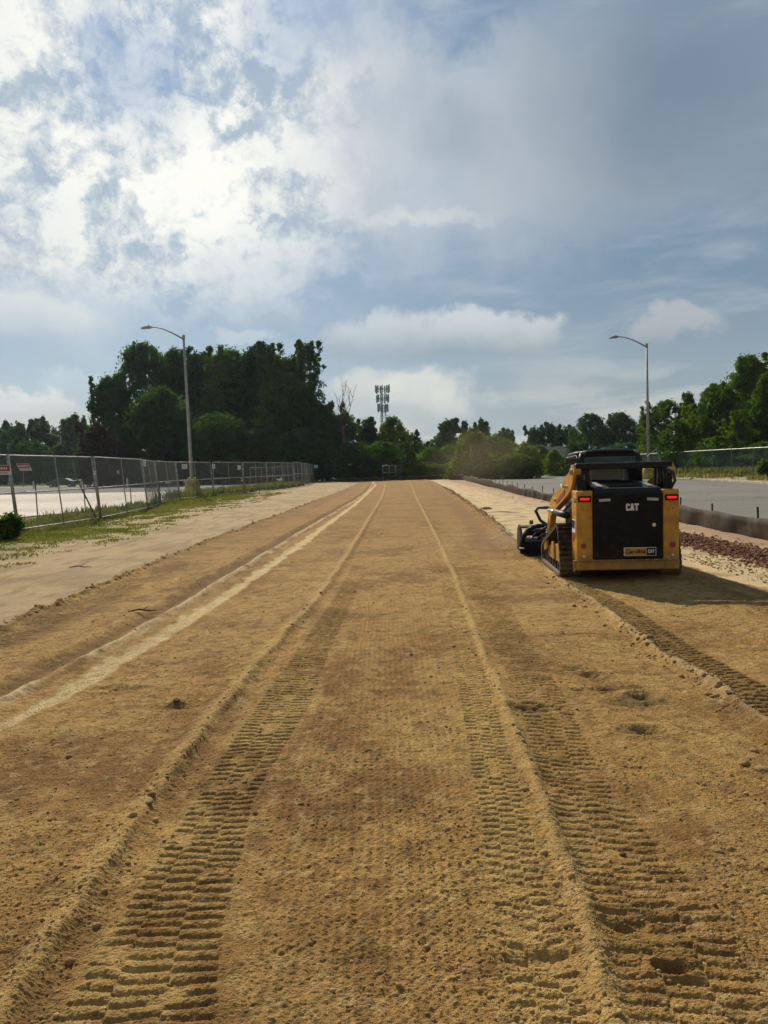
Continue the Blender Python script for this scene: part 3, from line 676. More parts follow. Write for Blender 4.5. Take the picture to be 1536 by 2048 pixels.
T('green', 1078, 888, 60, 118, 'green bush joining the bright rounded bush to the loader cab', GM, 'bush', 'bush'); T('green', 1012, 878, 90, 112, 'green mass between the yellow green tree and the bright rounded bush', GM); T('dark', 1160, 884, 110, 120, 'dark bushes showing just above the left of the cab roof', GB, 'bush', 'bush'); T('dark', 1250, 884, 110, 120, 'dark bushes showing just above the right of the cab roof', GB, 'bush', 'bush')
# hedge behind the far fence
for k, (px, lab) in enumerate(((805, 'first clump of vine hedge right of the far gate'), (840, 'clump of vine hedge in front of the small far house'), (870, 'clump of vine hedge under the right end of the small roof'), (900, 'clump of vine hedge below the grey green domed tree'), (930, 'last clump of vine hedge before the dust'))):
    T('lite', px, 925 - (k % 2) * 3, 52, 106, lab, 'vine hedge clumps along the far fence', 'hedge', 'hedge_clump')
# right background
T('far', 1068, 852, 50, 165, 'dark far tree with a pointed top left of the far group', GB); T('far', 1103, 845, 55, 165, 'narrow far tree in the middle of the gap left of the big dark pair', GB)
T('far', 1135, 850, 60, 160, 'far tree just left of the big dark pair', GB); T('oak', 1180, 823, 84, 140, 'big dark round tree above the loader cab, left of the pair', GB)
T('oak', 1238, 822, 84, 140, 'big dark round tree above the loader cab, right of the pair', GB); T('far', 1280, 845, 60, 150, 'dark far tree behind the right street lamp pole', GB); T('far', 1210, 860, 110, 150, 'dark tree filling the space between the big pair', GB)
# right side
T('feather', 1330, 798, 112, 92, 'young green tree first right of the right street lamp', GR); T('feather', 1378, 782, 84, 90, 'slender young tree with a pointed top, second right of the lamp', GR)
T('feather', 1408, 806, 120, 84, 'broad young tree between the slender one and the tall pair', GR); T('feather', 1442, 764, 120, 82, 'light topped young tree left of the tallest one', GR)
T('tall', 1498, 708, 118, 88, 'tallest dark tree near the right edge of the picture', GR); T('feather', 1530, 748, 120, 76, 'young tree cut by the right edge of the picture', GR)
T('feather', 1480, 820, 110, 74, 'lower leafy tree in front of the tallest one', GR); T('feather', 1360, 838, 90, 78, 'lower leafy tree behind the fence right of the lamp', GR)
T('feather', 1580, 740, 130, 74, 'tree just past the right edge, only its left side in the picture', GR); T('green', 1310, 858, 70, 96, 'low green tree at the foot of the right street lamp', GR)
T('green', 1440, 868, 110, 72, 'dark undergrowth tree behind the middle of the right fence', GR); T('green', 1530, 880, 110, 68, 'dark undergrowth tree behind the right end of the fence', GR)
# bare dead tree
dt = empty('dead_tree', at(690, 940, 109) * 1, 0, 'bare grey dead tree with forked upright branches between the wood and the tower', 'tree'); dt.location.z = 0
mb = MB(); rd = random.Random(5)
def twig(p, d, L, r, n):
    pts = [p]; q = p
    for k in range(4):
        d = (d + Vector((rd.uniform(-.16, .16), rd.uniform(-.16, .16), .04))).normalized(); q = q + d * L / 4; pts.append(q)
        if n and k >= 1:
            for _ in range(2): twig(q, (d + Vector((rd.uniform(-.8, .8), rd.uniform(-.8, .8), .25))).normalized(), L * rd.uniform(.3, .5), r * .45, n - 1)
    mb.tube(pts, [r * (1 - .2 * k) for k in range(5)], 5)
mb.tube([(0, 0, 0), (0, 0, 5), (-.1, 0, 8)], [.3, .24, .2], 8)
for dx, L in ((-.22, 6.0), (.30, 5.8), (.03, 4.2), (-.5, 3.0)): twig(Vector((-.05, 0, 6.6)), Vector((dx, rd.uniform(-.1, .1), 1)).normalized(), L, .09, 2)
mb.build('branches', M['dead'], dt, True)

# ================================================================== CELL TOWER
tw = empty('antenna_tower', (at(768, 900, 250).x, 250, 0), .3, 'lattice phone mast with three rings of antenna panels above the far trees', 'tower')
mb = MB(); Ht = at(768, 772, 250).z
for k in range(3):
    a = k * 2.094; mb.tube([(1.4 * math.cos(a), 1.4 * math.sin(a), 0), (.75 * math.cos(a), .75 * math.sin(a), Ht)], .13, 6)
nl = 16
for i in range(nl):
    z0 = Ht * i / nl; z1 = Ht * (i + 1) / nl; r0 = 1.4 - .65 * i / nl; r1 = 1.4 - .65 * (i + 1) / nl
    for k in range(3):
        a = k * 2.094; b = a + 2.094
        mb.tube([(r0 * math.cos(a), r0 * math.sin(a), z0), (r1 * math.cos(b), r1 * math.sin(b), z1)], .07, 4)
        mb.tube([(r0 * math.cos(a), r0 * math.sin(a), z0), (r0 * math.cos(b), r0 * math.sin(b), z0)], .06, 4)
mb.build('lattice', M['mast'], tw)
for zc, rr in ((Ht - 1.0, 2.3), (Ht - 4.2, 2.0), (Ht - 7.4, 1.7)):
    mb = MB(); mb.tube([(rr * math.cos(k * .5236), rr * math.sin(k * .5236), zc) for k in range(13)], .09, 5)
    mb.build('antenna_ring', M['mast'], tw)
    for k in range(9):
        a = k * .698 + .2; MB().box((rr * math.cos(a), rr * math.sin(a), zc + random.uniform(-.2, .3)), (.42, .30, 2.5), Matrix.Rotation(a, 3, 'Z')).build('antenna_panel', M['panelw'], tw)

# ================================================================== HOUSES
def house(px, yt, w, d, Z, hw, hr, label, rz=0.0, dx=0.0):
    p = at(px, yt, Z); e = empty('house', (p.x, Z, 0), rz, label, 'house', 'far houses beyond the site'); zr = p.z; zw = zr - hr
    wl = MB().prism([(-w / 2, 0), (w / 2, 0), (w / 2, zw), (-w / 2, zw)], 0, d, 'y')
    wl.prism([(0, zw), (d, zw), (d / 2, zr - .15)], -w / 2 + .05, w / 2 - .05, 'x'); wl.build('wall', M['siding'], e)
    rf = MB()
    for sgn in (1, -1):
        a = (d / 2, zr); b = (d / 2 + sgn * (d / 2 + .5), zw - .15)
        rf.prism([a, b, (b[0], b[1] + .15), (a[0], a[1] + .17)], -w / 2 - .4, w / 2 + .4, 'x')
    r_ = rf.build('roof', M['shingle'], e)
    MB().box((w * .2, d * .6, zr + .2), (.5, .5, 1.0)).build('chimney', M['kerb'], r_)
    for k in range(3):
        f = MB().box((-w / 3 + k * w / 3, -.03, zw - 1.3), (1.3, .08, 1.3)).build('window', M['whitep'], e)
        MB().box((-w / 3 + k * w / 3, -.08, zw - 1.3), (1.1, .03, 1.1)).build('pane', M['carglass'], f)
    return e
house(1200, 893, 24, 10, 128, 3, 2.0, 'long grey roofed house behind the loader cab')
house(1095, 894, 7, 8, 122, 3, 2.0, 'small blue grey house seen in the gap left of the loader cab')
house(853, 908, 8, 8, 135, 3, 2.2, 'small grey roofed house behind the vine hedge near the dust')

# ================================================================== STREET LAMPS
def lamp(px_b, Z, ztop, label, base=True, lean=0.0, arm=3.3, group='street lamps', sc_=1.0, z0=0.0):
    p = at(px_b, 900, Z); e = empty('street_lamp', (p.x, Z, z0), 0, label, 'street lamp', group); zt = ztop - z0
    if base:
        b = MB(); n = 24
        b.lathe((0, 0, 0), [(0, .70), (.15, .70), (.9, .56), (1.25, .42), (1.34, .36)], 'z', n); b.build('base', M['ybase'], e, False)
        MB().lathe((0, 0, 1.34), [(0, .26), (.04, .26), (.06, .18)], 'z', 16).build('base_plate', M['galv'], e)
    MB().tube([(0, 0, 0), (lean * .5, 0, zt * .5), (lean, 0, zt)], [.155 * sc_, .12 * sc_, .085 * sc_], 12).build('pole', M['pole'], e, True)
    MB().tube([(lean, 0, zt - .1), (lean, 0, zt + .22)], .115 * sc_, 10).build('pole_cap', M['pole'], e)
    A = [(lean, 0, zt - .12)] + [(lean - arm * q, 0, zt - .12 + 1.05 * math.sin(q * 1.75)) for q in (.15, .3, .45, .6, .75, .86)]
    ar = MB().tube(A, [.07, .065, .06, .055, .05, .045, .04], 8).build('arm', M['pole'], e, True)
    hx, hz_ = A[-1][0], A[-1][2]; hd = MB()
    hd.prism([(hx + .1, hz_ - .05), (hx - .15, hz_ - .12), (hx - .75, hz_ - .16), (hx - .85, hz_ - .08), (hx - .5, hz_ + .06), (hx, hz_ + .07)], -.17, .17, 'y')
    h_ = hd.build('lamp_head', M['pole'], e, False, .03)
    MB().tube([(hx - .22, 0, hz_ + .04), (hx - .22, 0, hz_ + .16)], .045, 8).build('light_sensor', M['blackm'], h_)
    return e
lamp(382, 60, at(358, 676, 60).z, 'tall grey street lamp on a yellow concrete base behind the left fence', True, -.22, 2.95)
lamp(1297, 71, at(1286, 692, 71).z, 'tall grey street lamp rising behind the loader at the edge of the right lot', True, -.12, 3.15)
lamp(125, 195, at(118, 874, 195).z, 'far street lamp in front of the wood, tallest of the three on the left', False, -.3, 3.3, 'far street lamps', 1.5)
lamp(146, 235, at(139, 890, 235).z, 'far street lamp in front of the wood, nearest the purple tree', False, -.3, 3.3, 'far street lamps', 1.7)
lamp(113, 260, at(111, 903, 260).z, 'far street lamp in front of the wood, lowest and leftmost of the three', False, -.3, 3.3, 'far street lamps', 1.7)

# ================================================================== PANEL FENCE ON THE LEFT
fl = [(-12.6, 17.6), (-11.9, 24.0), (-11.35, 29.6), (-11.9, 37.3), (-13.0, 43), (-13.5, 49), (-12.6, 55), (-11.5, 61), (-10.4, 66.5), (-9.7, 72), (-9.3, 77.5), (-9.1, 83), (-9.2, 89), (-9.4, 95), (-9.6, 101), (-9.8, 107)]
def chain_mesh(w, h, pitch, r, m, z0=.05):
    V = []; Q = []; k = 0
    for sgn in (1, -1):
        x = -h
        while x < w:
            a, b = (x, 0.0), (x + h, h)
            if a[0] < 0: a = (0.0, -x)
            if b[0] > w: b = (w, w - x)
            if b[0] > a[0] + .02:
                p0 = Vector((a[0], .004 * sgn, a[1] if sgn > 0 else h - a[1])); p1 = Vector((b[0], .004 * sgn, b[1] if sgn > 0 else h - b[1]))
                t_ = (p1 - p0).normalized(); u = Vector((0, 1, 0)); v = t_.cross(u)
                for p in (p0, p1):
                    for j in range(3):
                        an = j * 2.094; V.append(tuple(p + (u * math.cos(an) + v * math.sin(an)) * r + Vector((0, 0, z0))))
                for j in range(3): Q.append((k + j, k + (j + 1) % 3, k + 3 + (j + 1) % 3, k + 3 + j))
                k += 6
            x += pitch
    return np_mesh('chain_mesh', np.array(V), np.array(Q), m)
FH = 2.52; PW = 6.0
mesh_near = chain_mesh(PW - .12, FH - .1, .078, .0028, M['wire']); mesh_far = chain_mesh(PW - .12, FH - .1, .15, .004, M['wire'])
post_me = MB().tube([(0, 0, 0), (0, 0, FH)], .034, 8).mesh('post', M['galv'], True)
mid_me = MB().tube([(0, 0, 0), (0, 0, FH)], .024, 8).mesh('post', M['galv'], True)
rail_me = MB().tube([(0, 0, 0), (1, 0, 0)], .023, 8).mesh('rail', M['galv'], True)
clamp_me = MB().box((0, 0, 0), (.10, .10, .07)).mesh('clamp', M['galv'])
foot_me = MB().box((0, 0, .03), (.12, .7, .06)).mesh('foot', M['rust'])
where = ['first, cut by the left edge of the picture', 'second from the left, with the red and white sign', 'third from the left, between the two near leaning posts', 'fourth from the left, just past the last near post', 'fifth from the left, turned almost end on', 'sixth from the left, in front of the left street lamp', 'seventh from the left, right of the yellow lamp base', 'eighth from the left, where the fence begins to bend in', 'ninth from the left', 'tenth from the left, above the tall dry grass', 'eleventh from the left, standing a little higher', 'twelfth from the left', 'fourth from the far end', 'third from the far end', 'second from the far end', 'last and farthest one']
for k in range(len(fl) - 1):
    a = Vector((*fl[k], 0)); b = Vector((*fl[k + 1], 0)); d = b - a; L = d.length; ang = math.atan2(d.y, d.x)
    e = empty('fence_panel', a, ang, 'grey chain-link construction fence panel, ' + where[k], 'fence panel', 'temporary fence panels along the left lot')
    lean = R(random.choice([5.5, 5, 4.5, 4, 6]) if k < 6 else random.uniform(-1, 6)); e.rotation_euler = (-lean, 0, ang)
    sx = (L - .08) / PW; up = .08 if k == 10 else 0; e.location.z = up + .03
    c = link('chain_mesh', mesh_near if k < 5 else mesh_far, e); c.location = (.06, 0, 0); c.scale.x = sx
    for x, me in ((.04, post_me), (L / 2, mid_me), (L - .06, post_me)):
        o = link('post', me, e); o.location = (x, 0, 0)
    for z, r in ((.06, -.004), (FH / 2, .004), (FH - .03, 0)):
        o = link('rail', rail_me, e); o.location = (.07, r, z); o.scale.x = L - .16
    for z in (.5, 1.7): o = link('clamp', clamp_me, e); o.location = (L - .03, 0, z)
    o = link('foot', foot_me, e); o.location = (L - .03, 0, 0)
# leaning loose post by the second joint
tag(MB().tube([gp(195, 1041), gp(195, 1041) + Vector((-.75, 0, 1.7)), gp(195, 1041) + Vector((-.85, 0, 2.4))], .032, 8).build('leaning_post', M['rust'], None, True), 'loose dark fence post leaning against the joint of the second and third fence panels', 'post')
# steel stakes behind the fence
stk = [(76, 1041), (171, 1027), (263, 1010), (322, 1008), (396, 999), (448, 990), (492, 986), (519, 989)]
lab = ['nearest dark steel stake, behind the second fence panel', 'dark steel stake second from the left, just left of the leaning post', 'dark steel stake behind the third fence panel', 'dark steel stake behind the end of the third panel', 'dark steel stake just right of the yellow lamp base', 'dark steel stake two along from the yellow lamp base', 'dark steel stake at the edge of the dry grass', 'last dark steel stake, standing in the dry grass']
for (x, y), l in zip(stk, lab):
    p = gp(x, y); s_ = MB(); s_.prism([(-.025, -.006), (.025, -.006), (.025, .006), (.006, .006), (.006, .035), (-.006, .035), (-.006, .006), (-.025, .006)], -.02, 1.5, 'z')
    for q in range(9): s_.box((0, -.01, .25 + q * .14), (.02, .014, .02))
    o = s_.build('steel_stake', M['rust']); o.location = p; o.rotation_euler = (0, R(random.uniform(-4, 0)), random.uniform(-.3, .3)); tag(o, l, 'stake', 'steel stakes behind the left fence')
# signs
def sign(px, py, Z, w, h, shear, label, red=True, rot=0.0):
    p = at(px, py, Z); e = empty('sign', p, rot, label, 'sign', 'signs on the left fence')
    pl = MB().prism([(-w / 2 + shear, h / 2), (-w / 2, -h / 2), (w / 2, -h / 2), (w / 2 + shear, h / 2)][::-1], -.006, .006, 'y'); pl.build('panel', M['whitep'], e)
    rk = random.Random(int(px))
    if red:
        f = lambda z: shear * (z + h / 2) / h
        z0, z1 = -h * .12, h * .46
        MB().prism([(-w * .46 + f(z1), z1), (-w * .46 + f(z0), z0), (w * .46 + f(z0), z0), (w * .46 + f(z1), z1)][::-1], -.010, -.0065, 'y').build('red_field', M['redp'], e)
        m_ = MB(); x = -w * .38
        while x < w * .36:
            lw = w * rk.uniform(.05, .08); zc = h * .17
            m_.box((x + f(zc), -.0115, zc + h * rk.uniform(-.01, .01)), (lw, .002, h * .26)); x += lw + w * .045
        m_.build('lettering', M['whitep'], e)
        m_ = MB()
        for r_ in range(2):
            z = -h * (.24 + .13 * r_); x = -w * .40
            while x < w * .36:
                lw = w * rk.uniform(.03, .09); m_.box((x + f(z), -.0085, z), (lw, .003, h * .055)); x += lw + w * .03
        m_.build('small_print', M['redp'], e)
    else:
        m_ = MB()
        for r_ in range(4):
            z = h * (.30 - .19 * r_); x = -w * .38
            while x < w * .32:
                lw = w * rk.uniform(.06, .2); m_.box((x, -.0085, z), (lw, .003, h * .07)); x += lw + w * .06
        m_.build('small_print', M['blackm'], e)
    return e
sign(6, 940, 23.3, .52, .30, -.03, 'red and white warning sign cut by the left edge of the picture')
sign(52, 934, 25.6, .42, .26, -.12, 'slanting red and white warning sign hung on the second fence panel')
MB_ = MB().tube([at(47, 943, 25.75), at(47.5, 975, 25.75)], .010, 6).build('sign_wire', M['galv']); tag(MB_, 'thin wire hanging below the slanting red and white sign', 'wire')
sign(189, 946, 28.9, .10, .16, 0, 'small white tag on the leaning joint of the second panel', False); sign(236, 944, 33.3, .10, .16, 0, 'small white tag on the middle post of the third panel', False)
sign(288, 926, 38, .22, .34, 0, 'white notice just right of the third fence joint', False, .9); sign(369, 933, 47, .34, .30, 0, 'white notice left of the street lamp pole', False, .5)
sign(427, 933, 53.5, .25, .30, 0, 'white notice first right of the street lamp pole', False, .8); sign(478, 935, 60, .30, .34, 0, 'white notice second right of the street lamp pole', False, .8); sign(632, 933, 104, .7, .45, 0, 'wide white notice on the farthest fence panel', False, .8)
# a second short run of panels behind the bend
for k, (x0, x1, Z0, Z1) in enumerate(((500, 545, 84, 86), (545, 590, 86, 88))):
    a = at(x0, 940, Z0); a.z = 0.1; b = at(x1, 940, Z1); b.z = .1; d = b - a; L = d.length
    e = empty('fence_panel', a, math.atan2(d.y, d.x), 'loose pale fence panel set behind the bend, ' + ('left one of the two' if k == 0 else 'right one of the two'), 'fence panel', 'loose panels behind the fence bend')
    c = link('chain_mesh', mesh_far, e); c.scale = ((L - .1) / PW, 1, .84)
    for x in (.0, L / 2, L - .02): o = link('post', post_me, e); o.location.x = x; o.scale.z = .84
    for z in (.06, 1.0, FH * .84 - .03): o = link('rail', rail_me, e); o.location = (0, .003, z); o.scale.x = L
# far gate by the end of the strip
for k, (x0, x1, Z0, Z1) in enumerate(((766, 791, 100, 100.5), (792, 812, 101, 108))):
    a = at(x0, 951, Z0); b = at(x1, 950, Z1); a.z = b.z = .25; d = b - a; L = d.length
    e = empty('fence_panel', a, math.atan2(d.y, d.x), 'pale panel ' + ('facing the viewer' if k == 0 else 'turned away') + ' at the end of the dirt strip', 'fence panel', 'pale panels at the end of the strip')
    c = link('chain_mesh', mesh_far, e); c.scale = ((L - .1) / PW, 1, .72)
    for x in (.0, L / 2, L - .02): o = link('post', post_me, e); o.location.x = x; o.scale.z = .73
    for z in (.06, .85, FH * .72): o = link('rail', rail_me, e); o.location = (0, .003, z); o.scale.x = L

# ================================================================== CHAIN-LINK FENCE, RIGHT
def wire_fence(pts, zs, H, label, cat='fence', step=4.1, m=M['greenwire']):
    e = empty('chain_link_fence', (pts[0][0], pts[0][1], zs[0]), 0, label, cat)
    o0 = Vector((pts[0][0], pts[0][1], zs[0])); V = []; Q = []; k = 0
    rails = MB(); P = [Vector((x, y, z)) - o0 for (x, y), z in zip(pts, zs)]
    rails.tube([p + Vector((0, 0, H)) for p in P], .035, 6); rails.build('top_rail', M['galv'], e)
    for a, b in zip(P[:-1], P[1:]):
        L = (b - a).length; n = max(1, round(L / step)); d = (b - a) / L
        for i in range(n):
            p = a + d * (L * i / n)
            MB().tube([p, p + Vector((0, 0, H + .03))], .04, 6).build('post', m, e)
        x = -H
        while x < L:
            for sgn in (1, -1):
                s0, s1 = max(x, 0), min(x + H, L)
                if s1 <= s0: continue
                z0, z1 = s0 - x, s1 - x
                if sgn < 0: z0, z1 = H - z0, H - z1
                p0 = a + d * s0 + Vector((0, 0, z0)); p1 = a + d * s1 + Vector((0, 0, z1)); w = Vector((0, 0, .0045))
                q = Vector((d.y, -d.x, 0)) * .0045
                V += [p0 - w, p0 + w - q, p0 + w + q, p1 - w, p1 + w - q, p1 + w + q]
                for j in range(3): Q.append((k + j, k + (j + 1) % 3, k + 3 + (j + 1) % 3, k + 3 + j))
                k += 6
            x += .16
    link('chain_mesh', np_mesh('chain_mesh', np.array([tuple(v) for v in V]), np.array(Q), m), e)
    return e
wire_fence([(30.5, 38), (30, 60), (30.5, 76), (33, 104), (38, 138)], [.3, .3, .3, .3, .3], 2.3, 'long green chain-link fence with a pale top rail along the right lot')
wire_fence([(38, 138), (22, 130), (10, 118), (3, 110)], [.3, .4, .45, .4], 2.0, 'far chain-link fence crossing behind the end of the strip')

# ================================================================== SILT FENCE
def silt(pts, hs, name_l, m, stake_m, far=False, step=2.45, rise=.17):
    e = empty('silt_fence', (0, 0, 0), 0, name_l, 'silt fence'); rk = random.Random(3)
    P = [Vector((x, y, 0)) for x, y in pts]; cum = [0]
    for a, b in zip(P[:-1], P[1:]): cum.append(cum[-1] + (b - a).length)
    def pos(s_):
        for i in range(len(P) - 1):
            if s_ <= cum[i + 1] or i == len(P) - 2:
                t_ = (s_ - cum[i]) / (cum[i + 1] - cum[i]); return P[i].lerp(P[i + 1], t_), (P[i + 1] - P[i]).normalized(), hs[i] * (1 - t_) + hs[i + 1] * t_
    n = int(cum[-1] / .22); V = []; Fc = []; nz = 5
    for i in range(n + 1):
        s_ = cum[-1] * i / n; p, d, h = pos(s_); nr = Vector((d.y, -d.x, 0))
        sag = -.035 * abs(math.sin(math.pi * s_ / step)) + .05 * math.sin(s_ * .9) * (s_ > 14) + .06 * math.sin(s_ * .37 + 1) * (s_ > 14)
        for j in range(nz):
            q = j / (nz - 1); bul = .07 * math.sin(math.pi * s_ / step) ** 2 * math.sin(math.pi * q) + .02 * math.sin(s_ * 5 + q * 4)
            V.append(p + nr * (bul + (.12 * (1 - q) ** 3)) + Vector((0, 0, -.08 + q * (h + .08 + sag))))
    for i in range(n):
        for j in range(nz - 1): Fc.append((i * nz + j, (i + 1) * nz + j, (i + 1) * nz + j + 1, i * nz + j + 1))
    fb = MB().add(V, Fc).build('fabric', m, e, True); so = fb.modifiers.new('thick', 'SOLIDIFY'); so.thickness = .006
    s_ = .6
    while s_ < cum[-1]:
        p, d, h = pos(s_); nr = Vector((d.y, -d.x, 0)); p = p + nr * .10; l = Vector((rk.uniform(-.04, .04), 0, h + rise + rk.uniform(-.05, .06)))
        MB().tube([p - Vector((0, 0, .1)), p + l], .024, 4).build('stake', stake_m, e); s_ += step
    return e
silt(FR, [.56, .55, .53, .54, .57, .6, .55, .5, .6, .6, .55], 'long brown silt fence on dark stakes between the sand and the right lot', M['silt'], M['wood'])
a = gp(925, 961); b = gp(680, 961); silt([(9.9, 92), (8.5, 97), (5, 99), (0, 100), (b.x, 100)], [.75, .75, .7, .5, .4], 'dark low silt fence across the far end of the strip', M['silt'], M['wood'])

# ================================================================== LOADER
LD = empty('track_loader', (3.60, 10.9, 0), R(-4), 'yellow and black compact track loader seen from behind, driving on the dirt strip', 'loader')
def mirror(f, **k):
    for s_ in (-1, 1): f(s_, **k)
Y_, B_, BM = M['yellow'], M['black'], M['blackm']
for s_ in (-1, 1):
    b = MB(); xs = sorted((s_ * .505, s_ * .745)); b.prism([(xs[0], .0), (xs[1], .0), (xs[1], .40), (xs[0], .40)], .33, 1.375, 'z'); b.build('rear_column', Y_, LD, False, .02)
bd = MB().box((0, .1, .265), (1.49, .22, .15), None, .015); bd.prism([(.0, .19), (.34, .26), (.34, .34), (.0, .34)], -.74, .74, 'x')
bd.prism([(-.75, .20), (-.69, .34), (-.80, .34), (-.79, .16)], .02, .05, 'y'); bp_ = bd.build('bumper', Y_, LD, False, .008)
MB().box((0, -.015, .3455), (1.44, .10, .012)).build('step_edge', M['stone'], bp_)
door = MB().box((0, .02, .845), (1.0, .12, .985), None, .02).build('rear_door', B_, LD)
MB().lathe((.36, -.07, .86), [(0, .028), (.02, .028), (.03, .018)], 'y', 14).build('door_latch', M['chrome'], door)
MB().box((.47, -.045, .60), (.03, .03, .12)).box((.47, -.045, 1.1), (.03, .03, .12)).build('hinge', BM, door)
for s_ in (-1, 1):
    fr = MB().box((s_ * .63, -.008, 1.255), (.19, .03, .09), None, .008).build('lamp_housing', BM, LD)
    MB().box((s_ * .63, -.028, 1.255), (.14, .02, .034), None, .006).build('tail_lamp', M['tail'], fr)
    MB().box((s_ * .345, -.052, 1.235), (.165, .025, .042), Matrix.Rotation(-s_ * -.05, 3, 'Y'), .006).build('reverse_lamp', M['reverse'], LD)
    MB().lathe((s_ * .645, -.008, .555), [(0, .042), (.006, .042)], 'y', 18).build('reflector', M['redp'], LD)
    MB().lathe((s_ * .645, -.02, .405), [(0, .022), (.03, .026)], 'y', 12).build('bolt', M['chrome'], LD)
    b = MB()
    for dx in (-.03, .03): b.lathe((s_ * .62 + dx, -.004, 1.09), [(0, .008), (.006, .008)], 'y', 8)
    b.build('bolt', BM, LD)
# badges: block capitals C A T, A with a small yellow foot
def cat_logo(parent, loc, w, h, name, rotz=0.0, col_=M['whitep'], tri=True):
    e = MB(); lw = w / 3.08
    c = [(.95, .30), (.95, .12), (.80, 0), (.20, 0), (0, .15), (0, .85), (.20, 1), (.80, 1), (.95, .88), (.95, .66), (.62, .66), (.62, .76), (.36, .76), (.36, .24), (.62, .24), (.62, .30)]
    a_l = [(0, 0), (.28, 1), (.50, 1), (.50, .70), (.44, .42), (.50, .42), (.50, .24), (.40, .24), (.36, 0)]
    t_ = [(0, 1), (1, 1), (1, .74), (.68, .74), (.68, 0), (.33, 0), (.33, .74), (0, .74)]
    def put(poly, ox, mir=False):
        p = [((1 - u if mir else u), v) for u, v in poly]
        e.prism([(-w / 2 + ox + u * lw, -h / 2 + v * h) for u, v in p], -.004, .004, 'y')
    put(c, 0); put(a_l, lw * 1.0); put(a_l, lw * 1.0, True); put(t_, lw * 2.06)
    o = e.build(name, col_, parent); o.location = loc; o.rotation_euler = (0, 0, rotz)
    if tri:
        t2 = MB().prism([(-w / 2 + lw * 1.2, -h / 2 - .001), (-w / 2 + lw * 1.8, -h / 2 - .001), (-w / 2 + lw * 1.5, -h / 2 + h * .26)], -.006, -.0042, 'y').build('yellow_triangle', Y_, o)
    return o
cat_logo(door, (.055, -.045, 1.125), .185, .105, 'emblem')
pl = MB().box((.16, -.048, .465), (.465, .012, .125)).build('dealer_plate', M['whitep'], LD)
MB().box((.096, -.0555, .465), (.318, .006, .11)).build('yellow_field', Y_, pl); MB().box((.321, -.0555, .465), (.126, .006, .11)).build('black_field', B_, pl)
cat_logo(pl, (.321, -.061, .470), .092, .05, 'emblem', tri=False)
tx = bpy.data.curves.new('lettering', 'FONT'); tx.body = 'Carolina'; tx.size = .085; tx.offset = .0018; tx.extrude = .002; tx.align_x = 'CENTER'; tx.align_y = 'CENTER'
to = bpy.data.objects.new('tmp', tx); C.objects.link(to); bpy.context.view_layer.update()
tme = bpy.data.meshes.new_from_object(to.evaluated_get(bpy.context.evaluated_depsgraph_get())); bpy.data.objects.remove(to)
tme.materials.clear(); tme.materials.append(B_); to = link('lettering', tme, pl); to.location = (.094, -.0595, .468); to.rotation_euler = (R(90), 0, 0)
# decal on the left flank (faces left)
dl_ = MB().box((-.748, .21, .84), (.008, .24, .19)).build('flank_decal', M['whitep'], LD); o = cat_logo(dl_, (-.754, .21, .87), .20, .12, 'emblem', R(-90), B_)
MB().prism([(.10, .70), (.30, .60), (.32, .70), (.18, .745)], -.752, -.747, 'x').build('red_stripe', M['redp'], dl_)
MB().lathe((-.775, .06, 1.24), [(0, .045), (.05, .04)], 'x', 14).build('pin', M['chrome'], LD)
# hood
hd = MB(); hd.add([(-.49, .0, 1.335), (.49, .0, 1.335), (.49, .03, 1.405), (-.49, .03, 1.405), (-.45, .95, 1.40), (.45, .95, 1.40), (.42, .95, 1.49), (-.42, .95, 1.49)],
                  [(0, 1, 2, 3), (3, 2, 6, 7), (7, 6, 5, 4), (0, 3, 7, 4), (1, 5, 6, 2), (0, 4, 5, 1)]); hood = hd.build('engine_hood', BM, LD, False, .01)
gr = MB()
for k in range(15): gr.box((0, .14 + k * .05, 1.424 + .0924 * (.14 + k * .05) - .01), (.5, .018, .022))
gr.build('grille', B_, hood)
MB().prism([(.12, 1.425), (.62, 1.475), (.62, 1.485), (.12, 1.435)], -.40, -.33, 'x').prism([(.12, 1.425), (.62, 1.475), (.62, 1.485), (.12, 1.435)], .33, .40, 'x').build('hood_rib', M['galv'], hood)
# chassis
MB().box((0, 1.25, .62), (1.0, 2.0, .62), None, .03).box((0, .6, 1.1), (.98, .9, .44), None, .02).build('chassis', BM, LD)
# towers, crossbar, hoses
for s_ in (-1, 1):
    tw_ = MB(); tw_.prism([(.16, 1.372), (.42, 1.372), (.36, 1.75), (.22, 1.75)], *(sorted((s_ * .56, s_ * .70))), 'x'); tw_.prism([(.34, 1.372), (.42, 1.372), (.36, 1.75), (.30, 1.75)], *(sorted((s_ * .48, s_ * .56))), 'x')
    tw_.build('tower', BM, LD, False, .006)
    for k in range(4):
        x = s_ * (.50 + .04 * k); MB().tube([(x, .30, 1.38), (x + .012 * s_ * (k - 1), .20, 1.48), (x - .01, .19, 1.60), (x, .27, 1.72)], .012, 6).build('hose', M['hose'] if k % 2 else M['dustrub'], LD, True)
MB().tube([(.66, .1, 1.40), (.69, .02, 1.50), (.67, .04, 1.62), (.60, .14, 1.68)], .022, 8).build('hose', M['hose'], LD, True)
cb = MB().box((0, .27, 1.735), (1.42, .14, .095), None, .012).build('crossbar', BM, LD)
MB().box((0, .27, 1.785), (1.40, .10, .006)).build('worn_edge', M['galv'], cb)
MB().tube([(.36, .3, 1.86), (.50, .3, 1.97), (.57, .22, 1.70)], .006, 5).tube([(.50, .3, 1.97), (.515, .3, 2.0)], .008, 5).build('guy_wire', M['galv'], LD)
